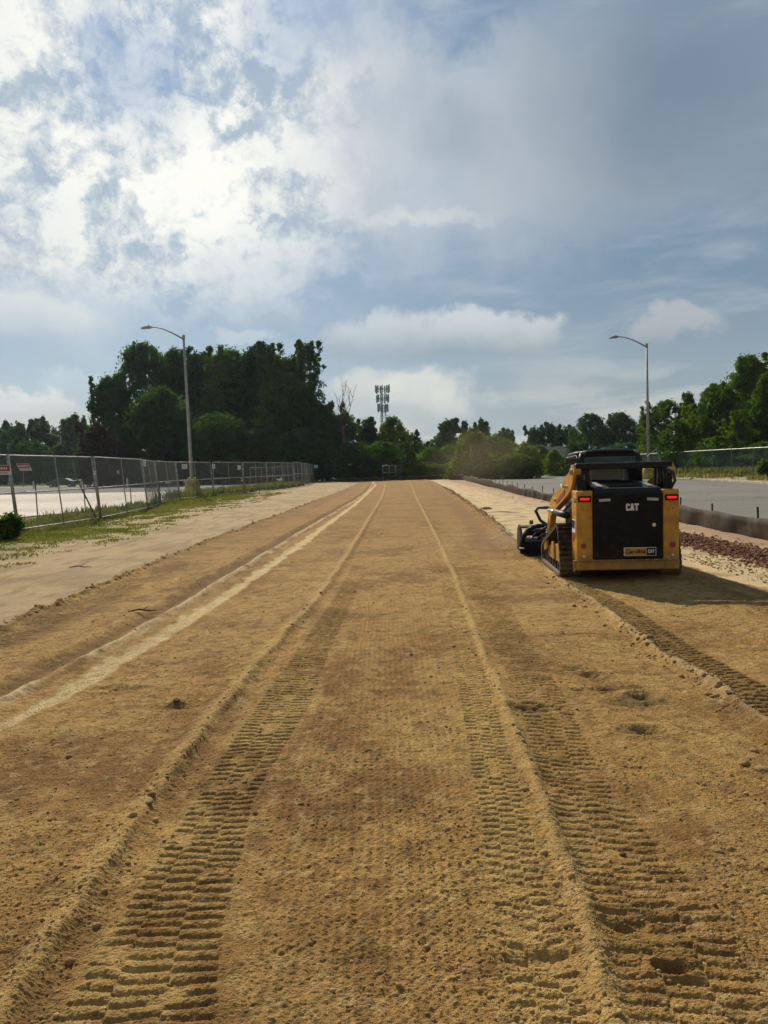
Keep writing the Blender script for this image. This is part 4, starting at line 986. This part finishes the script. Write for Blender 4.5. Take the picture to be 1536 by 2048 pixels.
# lift arms
ap = [(.16, 1.66), (.26, 1.77), (.42, 1.76), (.62, 1.66), (1.6, 1.37), (2.35, 1.19), (2.62, 1.08), (2.80, .86), (2.92, .62), (2.98, .38), (2.86, .30), (2.72, .36), (2.66, .60), (2.52, .80), (2.25, .93), (1.5, 1.10), (.75, 1.28), (.50, 1.36), (.30, 1.50)]
for s_ in (-1, 1):
    ar = MB().prism(ap, *(sorted((s_ * .635, s_ * .745))), 'x').build('lift_arm', Y_, LD, False, .014)
    xo = s_ * .749
    b = MB()
    for (yy, zz, rr) in ((.33, 1.66, .05), (1.0, 1.42, .03), (1.9, 1.16, .035), (2.86, .46, .05), (.75, 1.42, .028)): b.lathe((min(xo, xo + s_ * .03), yy, zz), [(0, rr), (.03, rr * .9)], 'x', 14)
    b.build('pin', M['chrome'], ar)
    MB().prism([(.95, 1.30), (1.75, 1.10), (1.77, 1.16), (.98, 1.37)], *(sorted((s_ * .746, s_ * .752))), 'x').build('red_stripe', M['redp'], ar)
    MB().box((xo, 1.28, 1.42), (.006, .14, .05), Matrix.Rotation(R(16), 3, 'X')).build('model_badge', M['whitep'], ar)
    MB().tube([(s_ * .79, .55, .98), (s_ * .79, 1.7, .96)], .055, 12).build('lift_cylinder', BM, LD, True)
    MB().tube([(s_ * .79, 1.7, .96), (s_ * .79, 2.45, .95)], .028, 10).build('cylinder_rod', M['chrome'], LD, True)
    MB().tube([(s_ * .60, .40, 1.42), (s_ * .60, 1.2, 1.14), (s_ * .60, 2.3, .88)], .02, 6).build('hose', M['hose'], LD, True)
# cab
cab = MB()
for s_ in (-1, 1):
    cab.tube([(s_ * .47, 1.10, 1.35), (s_ * .465, 1.12, 1.85), (s_ * .43, 1.18, 1.96)], .035, 8); cab.tube([(s_ * .47, 2.35, .75), (s_ * .46, 2.18, 1.90)], .035, 8)
    cab.tube([(s_ * .43, 1.16, 1.96), (s_ * .44, 2.2, 1.93)], .035, 8); cab.box((s_ * .48, 1.72, .98), (.05, 1.25, .55)); cab.tube([(s_ * .485, 1.5, 1.2), (s_ * .475, 1.5, 1.9)], .02, 6)
cab.tube([(-.44, 2.2, 1.93), (.44, 2.2, 1.93)], .035, 8); cab.box((0, 1.12, 1.42), (.94, .05, .12)); cab.box((0, 1.11, 1.925), (.90, .05, .09), None, .01); cab.box((-.445, 1.11, 1.66), (.07, .06, .5), None, .01); cab.box((.445, 1.11, 1.66), (.07, .06, .5), None, .01); cab.box((0, 2.36, .85), (.9, .05, .3))
cb_ = cab.build('cab_frame', BM, LD, True)
rf = MB(); n = 9; V = []
for j, yy in enumerate((1.06, 1.12, 2.25, 2.34)):
    for i in range(n):
        x = -.49 + .98 * i / (n - 1); q = abs(2 * i / (n - 1) - 1)
        x *= .95; V += [(x, yy, 1.975 + .035 * (1 - q ** 3) - (.03 if j in (0, 3) else 0) - (.0 if j < 2 else .03)), (x, yy, 1.945 - (.0 if j < 2 else .03))]
Fc = []
for j in range(3):
    for i in range(n - 1):
        a = (j * n + i) * 2; b = a + 2; c = a + 2 * n; d = b + 2 * n; Fc += [(a, b, d, c), (a + 1, c + 1, d + 1, b + 1)]
for j in range(3):
    for i in (0, n - 1): a = (j * n + i) * 2; c = a + 2 * n; Fc.append((a, c, c + 1, a + 1))
for j in (0, 3):
    for i in range(n - 1): a = (j * n + i) * 2; Fc.append((a, a + 1, a + 3, a + 2))
roof = rf.add(V, Fc).build('cab_roof', BM, LD, True)
MB().lathe((-.30, 1.2, 2.02), [(0, .012), (.05, .008)], 'z', 8).lathe((.30, 1.25, 2.02), [(0, .02), (.03, .012)], 'z', 8).build('roof_bolt', M['chrome'], roof)
for s_ in (-1, 1): MB().box((s_ * .42, 1.10, 1.955), (.08, .08, .045), None, .012).build('roof_corner', M['galv'], roof)
MB().box((0, 1.095, 1.70), (.84, .008, .44)).build('rear_window', M['glass'], LD); MB().box((0, 2.28, 1.42), (.84, .008, .88), Matrix.Rotation(R(8), 3, 'X')).build('windshield', M['glass'], LD)
for s_ in (-1, 1):
    gb = MB()
    for k in range(26): yy = 1.17 + k * .042; gb.box((s_ * .505, yy, 1.55), (.008, .010, .66))
    for zz in (1.22, 1.4, 1.58, 1.76, 1.87): gb.box((s_ * .511, 1.70, zz), (.006, 1.08, .012))
    gb.tube([(s_ * .515, 1.12, 1.24), (s_ * .51, 1.14, 1.86), (s_ * .505, 1.24, 1.91), (s_ * .505, 2.18, 1.88)], .012, 6)
    gb.build('side_guard', BM, LD)
st = MB().box((0, 1.62, 1.05), (.46, .46, .14), None, .04).box((0, 1.40, 1.40), (.44, .12, .62), Matrix.Rotation(R(-6), 3, 'X'), .05).build('seat', M['seat'], LD)
for s_ in (-1, 1): MB().box((s_ * .30, 1.75, 1.18), (.08, .34, .07), None, .02).tube([(s_ * .30, 1.88, 1.2), (s_ * .30, 1.92, 1.36)], .02, 8).build('joystick', BM, LD)
MB().box((-.11, 2.2, 1.66), (.13, .015, .20)).build('paper_notice', mat('paper_notice', (.55, .5, .3), .7), LD)
MB().box((.16, 2.2, 1.66), (.10, .012, .20)).build('paper_notice', M['whitep'], LD)
# tracks
prof = [(.60, 0), (.47, .06), (.42, .18), (.45, .34), (.55, .62), (.62, .76), (.72, .835), (.86, .84), (1.02, .78), (2.25, .44), (2.42, .36), (2.50, .24), (2.48, .12), (2.40, .03), (2.28, 0)]
pp = [Vector((0, a, b)) for a, b in prof]
def resample(P, step):
    out = []; Q = P + [P[0]]; acc = 0.0
    L = sum((b - a).length for a, b in zip(Q[:-1], Q[1:])); n = round(L / step); st_ = L / n; d = 0.0; i = 0; pos = 0.0
    for k in range(n):
        tgt = k * st_
        while pos + (Q[i + 1] - Q[i]).length < tgt: pos += (Q[i + 1] - Q[i]).length; i += 1
        t_ = (tgt - pos) / (Q[i + 1] - Q[i]).length; out.append(Q[i].lerp(Q[i + 1], t_))
    return out
RP = resample(pp, .0425); nR = len(RP); cen_ = Vector((0, 1.4, .38))
for s_ in (-1, 1):
    x0, x1 = sorted((s_ * .60, s_ * .925)); tb = MB(); V = []; Fc = []
    tang = [(RP[(i + 1) % nR] - RP[i - 1]).normalized() for i in range(nR)]; nor = [Vector((0, -t_.z, t_.y)) for t_ in tang]
    for i in range(nR):
        if nor[i].dot(RP[i] - cen_) < 0: nor[i] = -nor[i]
        o_ = RP[i] - nor[i] * .028; i_ = RP[i] - nor[i] * .065
        V += [(x0, o_.y, o_.z), (x1, o_.y, o_.z), (x1, i_.y, i_.z), (x0, i_.y, i_.z)]
    for i in range(nR):
        j = (i + 1) % nR
        for k in range(4): Fc.append((i * 4 + k, i * 4 + (k + 1) % 4, j * 4 + (k + 1) % 4, j * 4 + k))
    tb.add(V, Fc)
    for i in range(0, nR, 2):
        t_, n_2, c = tang[i], nor[i], RP[i]
        rm = Matrix(((1, 0, 0), (0, t_.y, n_2.y), (0, t_.z, n_2.z))); 
        tb.box(c - n_2 * .014 + Vector(((x0 + x1) / 2, 0, 0)), (x1 - x0 - .006, .040, .030), rm)
        tb.box(c - n_2 * .020 + Vector((x0 + .05 if s_ < 0 else x1 - .05, 0, 0)), (.07, .06, .022), rm)
    trk = tb.build('track', M['rubber'], LD)
    xf = s_ * .80
    fr = MB().prism([(.75, .20), (2.20, .16), (2.25, .26), (1.9, .38), (1.3, .46), (.95, .50), (.75, .42)], *(sorted((s_ * .68, s_ * .86))), 'x').prism([(1.95, .30), (2.22, .24), (2.22, .40), (1.95, .46)], *(sorted((s_ * .86, s_ * .91))), 'x').prism([(1.25, .20), (1.6, .2), (1.5, .48), (1.3, .5)], *(sorted((s_ * .86, s_ * .89))), 'x')
    fr.build('track_frame', Y_, LD, False, .01)
    for (yy, zz, rr) in ((.64, .20, .155), (2.28, .20, .155)): MB().lathe((min(s_ * .66, s_ * .87), yy, zz), [(0, rr), (.05, rr), (.06, rr * .5), (.15, rr * .5), (.16, rr), (.21, rr)], 'x', 24).build('idler_wheel', BM, LD)
    for yy in (.98, 1.25, 1.52, 1.79, 2.03): MB().lathe((min(s_ * .66, s_ * .87), yy, .115), [(0, .08), (.06, .08), (.07, .04), (.14, .04), (.15, .08), (.21, .08)], 'x', 16).build('roller', BM, LD)
    sp_ = MB(); tooth = []
    for k in range(30): a_ = k * math.pi / 15; r_ = .195 if k % 2 else .155; tooth.append((.80 + r_ * math.cos(a_), .60 + r_ * math.sin(a_)))
    sp_.prism(tooth, *(sorted((s_ * .74, s_ * .78))), 'x'); sp_.lathe((min(s_ * .64, s_ * .84), .80, .60), [(0, .10), (.2, .09)], 'x', 16); sp_.build('sprocket', Y_, LD)
# coupler
MB().box((0, 3.0, .42), (1.3, .10, .42), None, .02).box((-.69, 2.93, .42), (.16, .2, .2), None, .02).box((.69, 2.93, .42), (.16, .2, .2), None, .02).build('coupler', BM, LD)
# power rake carried in front
RK = empty('power_rake', LD.matrix_basis @ Vector((0, 3.55, 0)), R(-4), 'black power rake with a rounded end and hoses, carried low in front of the loader', 'attachment')
def half_plate(x0, x1):
    o_ = [(-.30, .03), (-.30, .30), (-.22, .47), (-.08, .57), (.10, .60), (.28, .52), (.38, .34), (.38, .03)]
    return MB().prism(o_, x0, x1, 'x')
for s_ in (-1, 1): half_plate(*(sorted((s_ * 1.16, s_ * 1.20)))).build('end_plate', BM, RK)
fr = MB(); arc = [(-1.18, -.33, .04), (-1.19, -.33, .26), (-1.15, -.33, .42), (-1.05, -.33, .54), (-.90, -.33, .60), (-.6, -.33, .61), (1.0, -.33, .61), (1.16, -.33, .5), (1.19, -.33, .05)]
fr.tube(arc, .045, 8); fr.box((0, -.22, .17), (2.3, .16, .27), None, .02); fr.box((0, .05, .56), (2.3, .35, .03)); fr.box((-.30, -.33, .45), (.08, .1, .34)); fr.box((.30, -.33, .45), (.08, .1, .34))
fr.build('frame', BM, RK)
MB().lathe((-1.14, .08, .20), [(0, .15), (2.28, .15)], 'x', 24).build('drum', M['rust'], RK)
tt = MB(); rk = random.Random(2)
for k in range(220): a_ = rk.uniform(0, 6.28); x = rk.uniform(-1.1, 1.1); tt.box((x, .08 + .165 * math.cos(a_), .20 + .165 * math.sin(a_)), (.03, .03, .05), Matrix.Rotation(a_ - 1.57, 3, 'X'))
tt.build('drum_teeth', M['chrome'], RK)
MB().lathe((-1.10, -.18, .46), [(0, .06), (.16, .06), (.17, .085), (.30, .085)], 'x', 14).box((-.72, -.22, .44), (.14, .14, .14), None, .01).build('hydraulic_motor', BM, RK)
MB().box((-1.0, -.33, .675), (.07, .07, .08), None, .01).build('bracket', M['rust'], RK)
MB().box((-1.2, -.42, .19), (.08, .2, .02)).build('side_step', M['galv'], RK)
MB().tube([(-.55, -.55, .50), (-.85, -.5, .72), (-.93, -.45, .90), (-.88, -.5, .97), (-.62, -.62, .96), (-.55, -.62, .88), (-.72, -.5, .60), (-.95, -.35, .42)], .030, 8).build('hose', M['hose'], RK, True)
MB().tube([(-.50, -.5, .60), (-.68, -.5, .52), (-.88, -.38, .36)], .030, 8).build('hose', M['hose'], RK, True)
tag(MB().tube([(0, 0, 0), (.1, 0, .02)], .01, 4).build('x', None), None); bpy.data.objects.remove(bpy.data.objects['x'])

# ================================================================== CAR BEYOND THE LEFT LOT
cp = at(118, 975, 118); car = empty('parked_car', (cp.x + .6, 118, 0), R(180), 'dark car parked at the far side of the left lot behind the second fence panel', 'car')
side = [(-2.3, .35), (-2.32, .62), (-2.1, .80), (-1.35, .90), (-.65, 1.38), (.75, 1.42), (1.5, 1.02), (2.2, .95), (2.3, .6), (2.28, .32)]
MB().prism([(-x, z) for x, z in side], -.85, .85, 'y').build('body', M['paint'], car, False, .05)
for yy in (-.856, .856): MB().prism([(1.25, .93), (.66, 1.32), (-.72, 1.36), (-1.35, 1.02)], yy - .004, yy + .004, 'y').build('side_window', M['carglass'], car)
MB().box((1.02, 0, 1.17), (.85, 1.5, .02), Matrix.Rotation(R(33), 3, 'Y')).build('windshield', M['whitep'] if False else M['carglass'], car)
for xx in (-1.45, 1.45):
    for yy in (-.78, .78):
        w_ = MB().lathe((xx, yy - .1, .33), [(0, .32), (.02, .34), (.18, .34), (.2, .32)], 'y', 20).build('wheel', M['rubber'], car); MB().lathe((xx, yy - .11, .33), [(0, .2), (.22, .2)], 'y', 14).build('rim', M['chrome'], w_)
for yy in (-.6, .6): MB().box((2.28, yy, .68), (.06, .32, .12)).build('headlight', M['reverse'], car)
for px, Z, h, l in ((66, 110, 1.1, 'pale bollard just left of the dark car'), (162, 112, 1.1, 'pale bollard right of the dark car'), (254, 95, 1.3, 'pale bollard behind the third fence panel')):
    p = at(px, 950, Z); o = MB().lathe((0, 0, 0), [(0, .11), (h - .08, .11), (h - .03, .08), (h, .03)], 'z', 12).build('bollard', M['whitep']); o.location = (p.x, Z, 0); tag(o, l, 'bollard', 'bollards along the far edge of the left lot')

# ================================================================== STONES, CLODS, RUBBLE, PLANTS
ico = [(0, 0, 1)] + [(.894 * math.cos(k * 1.2566), .894 * math.sin(k * 1.2566), .447) for k in range(5)] + [(.894 * math.cos(k * 1.2566 + .6283), .894 * math.sin(k * 1.2566 + .6283), -.447) for k in range(5)] + [(0, 0, -1)]
icf = [(0, 1 + k, 1 + (k + 1) % 5) for k in range(5)] + [(1 + k, 6 + k, 1 + (k + 1) % 5) for k in range(5)] + [(1 + (k + 1) % 5, 6 + k, 6 + (k + 1) % 5) for k in range(5)] + [(11, 6 + (k + 1) % 5, 6 + k) for k in range(5)]
ICO = np.array(ico); ICF = np.array(icf)
def scatter(x, y, z, size, m, name, rng, flat=.65, smooth=False):
    n = len(x); V = np.repeat(ICO[None], n, 0) * (1 + .35 * (rng.random((n, 12, 1)) - .5)); V[..., 0] *= rng.uniform(.7, 1.4, (n, 1)); V[..., 2] *= flat
    a = rng.random(n) * 6.28; ca, sa = np.cos(a)[:, None], np.sin(a)[:, None]
    V = np.stack([V[..., 0] * ca - V[..., 1] * sa, V[..., 0] * sa + V[..., 1] * ca, V[..., 2]], -1) * size[:, None, None] + np.stack([x, y, z], -1)[:, None, :]
    return np_mesh(name, V.reshape(-1, 3), (ICF[None] + (np.arange(n) * 12)[:, None, None]).reshape(-1, 3), m, smooth)
rng = np.random.default_rng(3)
def islandmat(name, cols, r=.95):
    m = bpy.data.materials.new(name); m.use_nodes = True; nt = m.node_tree; b = nt.nodes['Principled BSDF']; h = NG(nt)
    ge = h.n('ShaderNodeNewGeometry'); cr = h.n('ShaderNodeValToRGB'); nt.links.new(ge.outputs['Random Per Island'], cr.inputs[0])
    el = cr.color_ramp.elements; el[0].color = (*cols[0], 1); el[1].color = (*cols[-1], 1)
    for k, c in enumerate(cols[1:-1]): q = el.new((k + 1) / (len(cols) - 1)); q.color = (*c, 1)
    nt.links.new(h.mix(1.0, cr.outputs[0], h.mix(h.noise(ge.outputs['Position'], 60, 3), (.6, .6, .6, 1), (1.3, 1.3, 1.3, 1)), 'MULTIPLY'), b.inputs['Base Color']); b.inputs['Roughness'].default_value = r; b.inputs['Specular IOR Level'].default_value = .2
    return m
M['clods'] = islandmat('earth_clods', [(.24, .14, .055), (.34, .21, .085), (.42, .28, .12), (.30, .18, .07)])
M['rubble'] = islandmat('red_brown_rubble', [(.11, .04, .015), (.20, .08, .035), (.27, .125, .06), (.42, .28, .17), (.13, .05, .02), (.22, .105, .05)])
N = 7000; yy = 1 / rng.uniform(1 / 22., 1 / 2.0, N); xx = rng.uniform(-1, 1, N) * (yy * .6 + .6)
_, _, ii = zones(xx, yy); dens = fbm(xx, yy, .8, 3, 61); keep = (ii > .5) & (dens + rng.random(N) * .8 > .25)
keep &= ~((np.abs(xx - L_strk(yy)) < .25)); xx, yy = xx[keep], yy[keep]
sz = .003 + .008 * rng.random(len(xx)) ** 6 + .0006 * yy; hh_ = height(xx, yy)
tag(link('clods', scatter(xx, yy, hh_ + sz * .15, sz, M['clods'], 'clods', rng, .7)), 'small earth clods strewn over the dirt strip', 'clods', None, 'stuff')
# clods rolled along the windrows
xs, ys = [], []
for Lf, y0, y1, n_, sd_ in ((lambda y: L_edge(y) - .02, 6.5, 45, 520, .07), (L_ld, 5, 11.4, 330, .12), (L_r4, 2.4, 12, 70, .07), (L_r6, 2.4, 12, 60, .07)):
    y = 1 / rng.uniform(1 / y1, 1 / y0, n_); xs.append(Lf(y) + rng.normal(0, sd_, n_)); ys.append(y)
y = rng.uniform(9.6, 14, 420); xs.append(5.4 + np.abs(rng.normal(0, .7, 420))); ys.append(y)
y = rng.uniform(16, 60, 500); xs.append(L_right(y) + rng.normal(.0, .12, 500)); ys.append(y)
xx = np.concatenate(xs); yy = np.concatenate(ys); sz = .005 + .018 * rng.random(len(xx)) ** 5 + .0007 * yy
tag(link('windrow_clods', scatter(xx, yy, height(xx, yy) + sz * .2, sz, M['clods'], 'windrow_clods', rng, .75)), 'lumps of earth rolled up along the edges of the strip', 'clods', None, 'stuff')
# red brown rubble by the silt fence
N = 9500; yy = rng.uniform(9, 19, N); xx = 6.75 + .05 * (yy - 14) * 0 + rng.normal(0, .27, N) - .25 * sst(yy, 15, 19); sz = .012 + .026 * rng.random(N) ** 2
tag(link('rubble', scatter(xx, yy, height(xx, yy) + .02 + .10 * np.exp(-((xx - 6.75) / .35) ** 2) * rng.random(N), sz, M['rubble'], 'rubble', rng, .6)), 'strip of red brown broken rubble in front of the silt fence', 'rubble', None, 'stuff')
N = 500; yy = rng.uniform(18, 46, N); xx = 6.4 + .02 * (yy - 18) + rng.normal(0, .35, N); sz = .012 + .03 * rng.random(N) ** 3
tag(link('scattered_debris', scatter(xx, yy, height(xx, yy), sz, M['rubble'], 'scattered_debris', rng, .4)), 'thin scatter of dark debris on the pink sand', 'debris', None, 'stuff')
# single stones
SS = [(1353, 1331, .055, 'stone', 'pale flat stone at the bend of the windrow behind the loader'), (1448, 1419, .060, 'stone', 'larger of two pale stones near the right edge below the crawler print'), (1460, 1410, .035, 'dstone', 'smaller of two stones near the right edge below the crawler print'),
      (1509, 1511, .032, 'stone', 'small pale stone near the right edge, above the two rounded ones'), (1487, 1535, .055, 'stone', 'rounded stone near the right edge with a dent of soil beside it'), (1524, 1550, .050, 'stone', 'rounded stone cut close to the right edge'),
      (1138, 1868, .026, 'stone', 'pointed stone in the right crawler print, nearest the ridge'), (1205, 1920, .024, 'stone', 'slim pale stone low on the right ridge'), (300, 1628, .030, 'stone', 'round pale stone on the left ridge'), (511, 1639, .024, 'dstone', 'dark stone on the left crawler print'),
      (1024, 1549, .024, 'dstone', 'dark stone between the two right crawler prints'), (950, 1712, .020, 'stone', 'small stone beside the inner right crawler print'), (138, 1525, .026, 'dstone', 'dark upright clod alone on the left side'), (354, 1418, .040, 'dstone', 'dark round clod left of the long ridge'),
      (1434, 1712, .035, 'stone', 'greyish stone on the open soil at the right'), (1300, 1298, .04, 'dstone', 'clod on the windrow behind the loader'), (822, 1315, .028, 'dstone', 'dark clod in the middle of the strip'), (1245, 1717, .022, 'dstone', 'small dark stone right of the outer print'),
      (862, 1362, .024, 'stone', 'small pale stone in the middle of the strip'), (1020, 1266, .03, 'stone', 'small pale stone on the right ridge'), (974, 1018, .16, 'stone', 'far boulder on the pale sand left of the rake')]
for (px, py, r_, mm, l) in SS:
    p = gp(px, py); sd_ = int(px + py); bm = bmesh.new(); bmesh.ops.create_icosphere(bm, subdivisions=3, radius=1.0)
    from mathutils import noise as mn
    for v in bm.verts:
        q = v.co + Vector((sd_, 0, 0)); v.co *= 1 + .35 * mn.noise(q * 1.1) + .12 * mn.noise(q * 3) + .05 * mn.noise(q * 9)
        v.co = Vector((v.co.x * 1.2, v.co.y * .85, v.co.z * .62))
    me = bpy.data.meshes.new('stone'); bm.to_mesh(me); bm.free(); me.materials.append(M[mm]); me.polygons.foreach_set('use_smooth', [True] * len(me.polygons))
    r_ *= .72 if r_ < .1 else 1; o = link('stone', me); o.scale = (r_,) * 3; o.rotation_euler = (0, 0, sd_ % 6); o.location = (p.x, p.y, float(height(np.array([[p.x]]), np.array([[p.y]]))[0, 0]) + r_ * .05); tag(o, l, 'stone', 'stones lying on the earth')
# twigs
for (px, py, L_, a_, l) in ((285, 1226, .35, .2, 'broken dry stick on the left of the strip'), (1010, 1026, 1.1, -.5, 'dark dead branch on the pale sand behind the rake'), (160, 1137, .4, .1, 'thin dark twig on the pale ground at the left')):
    p = gp(px, py, .05); e = MB().tube([(-L_ / 2, 0, .03), (-.1 * L_, .03, .045), (L_ * .2, -.02, .03), (L_ / 2, .03, .02)], [.008, .012, .010, .004], 6).tube([(0, 0, .04), (L_ * .2, .12 * L_, .08)], [.007, .003], 5).build('stick', M['dead'], None, True); e.location = p; e.rotation_euler = (0, 0, a_); tag(e, l, 'stick')
# grass
def blades(x, y, hgt, m, name, rng, lean=.35, w=.010, z=None):
    n = len(x); a = rng.random(n) * 6.28; d = np.stack([np.cos(a), np.sin(a), 0 * a], -1); b = np.stack([-np.sin(a), np.cos(a), 0 * a], -1); h = hgt[:, None]; p = np.stack([x, y, (z if z is not None else 0 * x)], -1)
    wv = (w + .0006 * y)[:, None]
    up = np.array([0, 0, 1.0]); l = (rng.random((n, 1)) * lean)
    V = np.stack([p - b * wv, p + b * wv, p + up * h * .55 + d * l * h * .35 + b * wv * .7, p + up * h * .55 + d * l * h * .35 - b * wv * .7, p + up * h + d * l * h * 1.3], 1)
    me = np_mesh(name, V.reshape(-1, 3), np.concatenate([np.stack([np.arange(n) * 5, np.arange(n) * 5 + 1, np.arange(n) * 5 + 2], -1), np.stack([np.arange(n) * 5, np.arange(n) * 5 + 2, np.arange(n) * 5 + 3], -1), np.stack([np.arange(n) * 5 + 3, np.arange(n) * 5 + 2, np.arange(n) * 5 + 4], -1)]), m)
    return me
N = 90000; yy = 14 + 46 * rng.random(N) ** 1.3; xx = -14.6 + 7.6 * rng.random(N) ** .8; d_ = fbm(xx, yy, .9, 4, 52) + .7 * sst(-xx, 8.6, 11.0) - .5 * sst(xx, -8.4, -6.8)
c = gp(150, 1068); d_ += .9 * np.exp(-(((xx - c.x) / 2.2) ** 2 + ((yy - c.y) / 2.6) ** 2))
k_ = d_ + 1.0 * rng.random(N) > .95; xx, yy = xx[k_], yy[k_]
gh = .02 + .04 * rng.random(len(xx)) + .10 * (rng.random(len(xx)) ** 6) * (xx < -11)
tag(link('grass', blades(xx, yy, gh, M['grass'], 'grass', rng)), 'short patchy grass between the left fence and the strip', 'grass', None, 'stuff')
N = 9000; yy = rng.uniform(52, 84, N); xx = np.interp(yy, [49, 55, 61, 66, 72, 83], [-13.5, -12.8, -11.8, -10.7, -9.9, -9.1]) - rng.uniform(-.2, 3.0, N); k_ = fbm(xx, yy, .5, 2, 3) > -.25; xx, yy = xx[k_], yy[k_]
tag(link('tall_grass', blades(xx, yy, .2 + .45 * rng.random(len(xx)), M['grass'], 'tall_grass', rng, .5, .02)), 'tall dry grass at the bend of the left fence', 'grass', None, 'stuff')
N = 4200; yy = rng.uniform(24, 50, N); xx = -12.2 - rng.random(N) * 2.4; k_ = fbm(xx, yy, .8, 2, 13) > .2; xx, yy = xx[k_], yy[k_]
tag(link('fence_weeds', blades(xx, yy, .12 + .3 * rng.random(len(xx)) ** 2, M['grass'], 'fence_weeds', rng, .5, .012)), 'weeds growing along the foot of the left fence', 'weeds', None, 'stuff')
N = 26000; yy = rng.uniform(46, 100, N); xx = 28.6 + rng.random(N) ** 1.2 * 8; zz = .28 + .02 * (xx - 28); k_ = fbm(xx, yy, .25, 3, 15) + .3 * sst(xx, 29, 32) > -.1; xx, yy, zz = xx[k_], yy[k_], zz[k_]
tag(link('bank_grass', blades(xx, yy, .25 + .6 * rng.random(len(xx)), M['grass'], 'bank_grass', rng, .5, .02, zz)), 'tall grass on the bank behind the right fence', 'grass', None, 'stuff')
N = 3500; yy = rng.uniform(50, 90, N); xx = 26.3 + rng.random(N) * 3.5; k_ = fbm(xx, yy, .3, 2, 19) > .05; xx, yy = xx[k_], yy[k_]
tag(link('dry_weeds', blades(xx, yy, .15 + .35 * rng.random(len(xx)), M['weed'], 'dry_weeds', rng, .7, .02, .22 + 0 * xx)), 'dry brown weeds along the sandy edge of the right lot', 'weeds', None, 'stuff')
# leafy plants
def plant(p, h, w, n, label, leaf=.05, m='leaf_mid', group=None, name='plant'):
    r_ = np.random.default_rng(int(abs(p[0] * 10) + p[1])); e = empty(name, (p[0], p[1], 0), 0, label, 'plant', group); st_ = MB(); cen = []
    for k in range(n):
        a = r_.random() * 6.28; t_ = Vector((math.cos(a) * w * r_.random(), math.sin(a) * w * r_.random(), h * r_.uniform(.55, 1))); st_.tube([(t_.x * .15, t_.y * .15, 0), (t_.x * .5, t_.y * .5, t_.z * .6), t_], [.008, .006, .003], 5)
        for q in (.3, .45, .6, .75, .88, 1.0): cen.append((t_.x * (.3 + .7 * q), t_.y * (.3 + .7 * q), t_.z * q))
    V, Q = leaves(np.array(cen), np.full(len(cen), .10 * (h / .6)), 26, leaf, r_); link('foliage', np_mesh('foliage', V, Q, M[m]), e); st_.build('stem', M['grass'], e)
plant(gp(18, 1080), .68, .42, 22, 'leafy green weed bush in front of the fence at the left edge of the picture', .055)
plant(gp(-8, 1083), .5, .4, 14, 'lighter leafy weed bush cut by the left edge of the picture', .05, 'leaf_lite')
plant(gp(438, 990), .45, .5, 10, 'small dark weed clump beside the strip right of the yellow lamp base', .08)
plant((28.6, 55), 1.5, .7, 16, 'leafy shrub in front of the right fence near the edge of the picture', .10, 'leaf_mid')
plant((29.4, 52.5), 2.0, .8, 18, 'dry reddish brush at the right edge of the picture below the fence', .08, 'leaf_red')
# dust raised in front of the loader
def dust(loc, sc3, dens, label):
    bm = bmesh.new(); bmesh.ops.create_icosphere(bm, subdivisions=4, radius=1.0)
    for v in bm.verts: v.co *= 1 + .3 * mn.noise(v.co * 1.6 + Vector(loc))
    me = bpy.data.meshes.new('dust'); bm.to_mesh(me); bm.free(); m = bpy.data.materials.new('dust'); m.use_nodes = True; nt = m.node_tree; nt.nodes.clear(); h = NG(nt)
    pv = h.n('ShaderNodeVolumePrincipled'); pv.inputs['Color'].default_value = (.85, .68, .45, 1); pv.inputs['Anisotropy'].default_value = .3
    tc_ = h.n('ShaderNodeTexCoord'); ln = h.n('ShaderNodeVectorMath', operation='LENGTH'); nt.links.new(tc_.outputs['Object'], ln.inputs[0])
    dn = h.m('MULTIPLY', h.ss(ln.outputs['Value'], 1.0, .1), h.ss(h.noise(tc_.outputs['Object'], 1.8, 4, .6), .3, .7)); nt.links.new(h.m('MULTIPLY', dn, dens), pv.inputs['Density'])
    o = h.n('ShaderNodeOutputMaterial'); nt.links.new(pv.outputs[0], o.inputs['Volume']); me.materials.append(m)
    ob = link('dust', me); ob.location = loc; ob.scale = sc3; tag(ob, label, 'dust', None, 'stuff')
dust((8.0, 62, 2.6), (5.5, 16, 3.6), .013, 'thin cloud of dust drifting behind the end of the strip')
dust((3.2, 15.2, .35), (1.5, .8, .55), .9, 'dust kicked up at the power rake')

# haze in the air
hb = bpy.data.meshes.new('haze'); 
hz_o = MB().box((0, 110, 20.5), (620, 340, 44)).build('haze', None); tag(hz_o, 'thin summer haze in the air', 'haze', None, 'stuff')
m = bpy.data.materials.new('haze'); m.use_nodes = True; nt = m.node_tree; nt.nodes.clear(); h = NG(nt)
pv = h.n('ShaderNodeVolumePrincipled'); pv.inputs['Color'].default_value = (.72, .86, .95, 1); pv.inputs['Density'].default_value = .00013; pv.inputs['Anisotropy'].default_value = .3
o = h.n('ShaderNodeOutputMaterial'); nt.links.new(pv.outputs[0], o.inputs['Volume']); hz_o.data.materials.append(m)
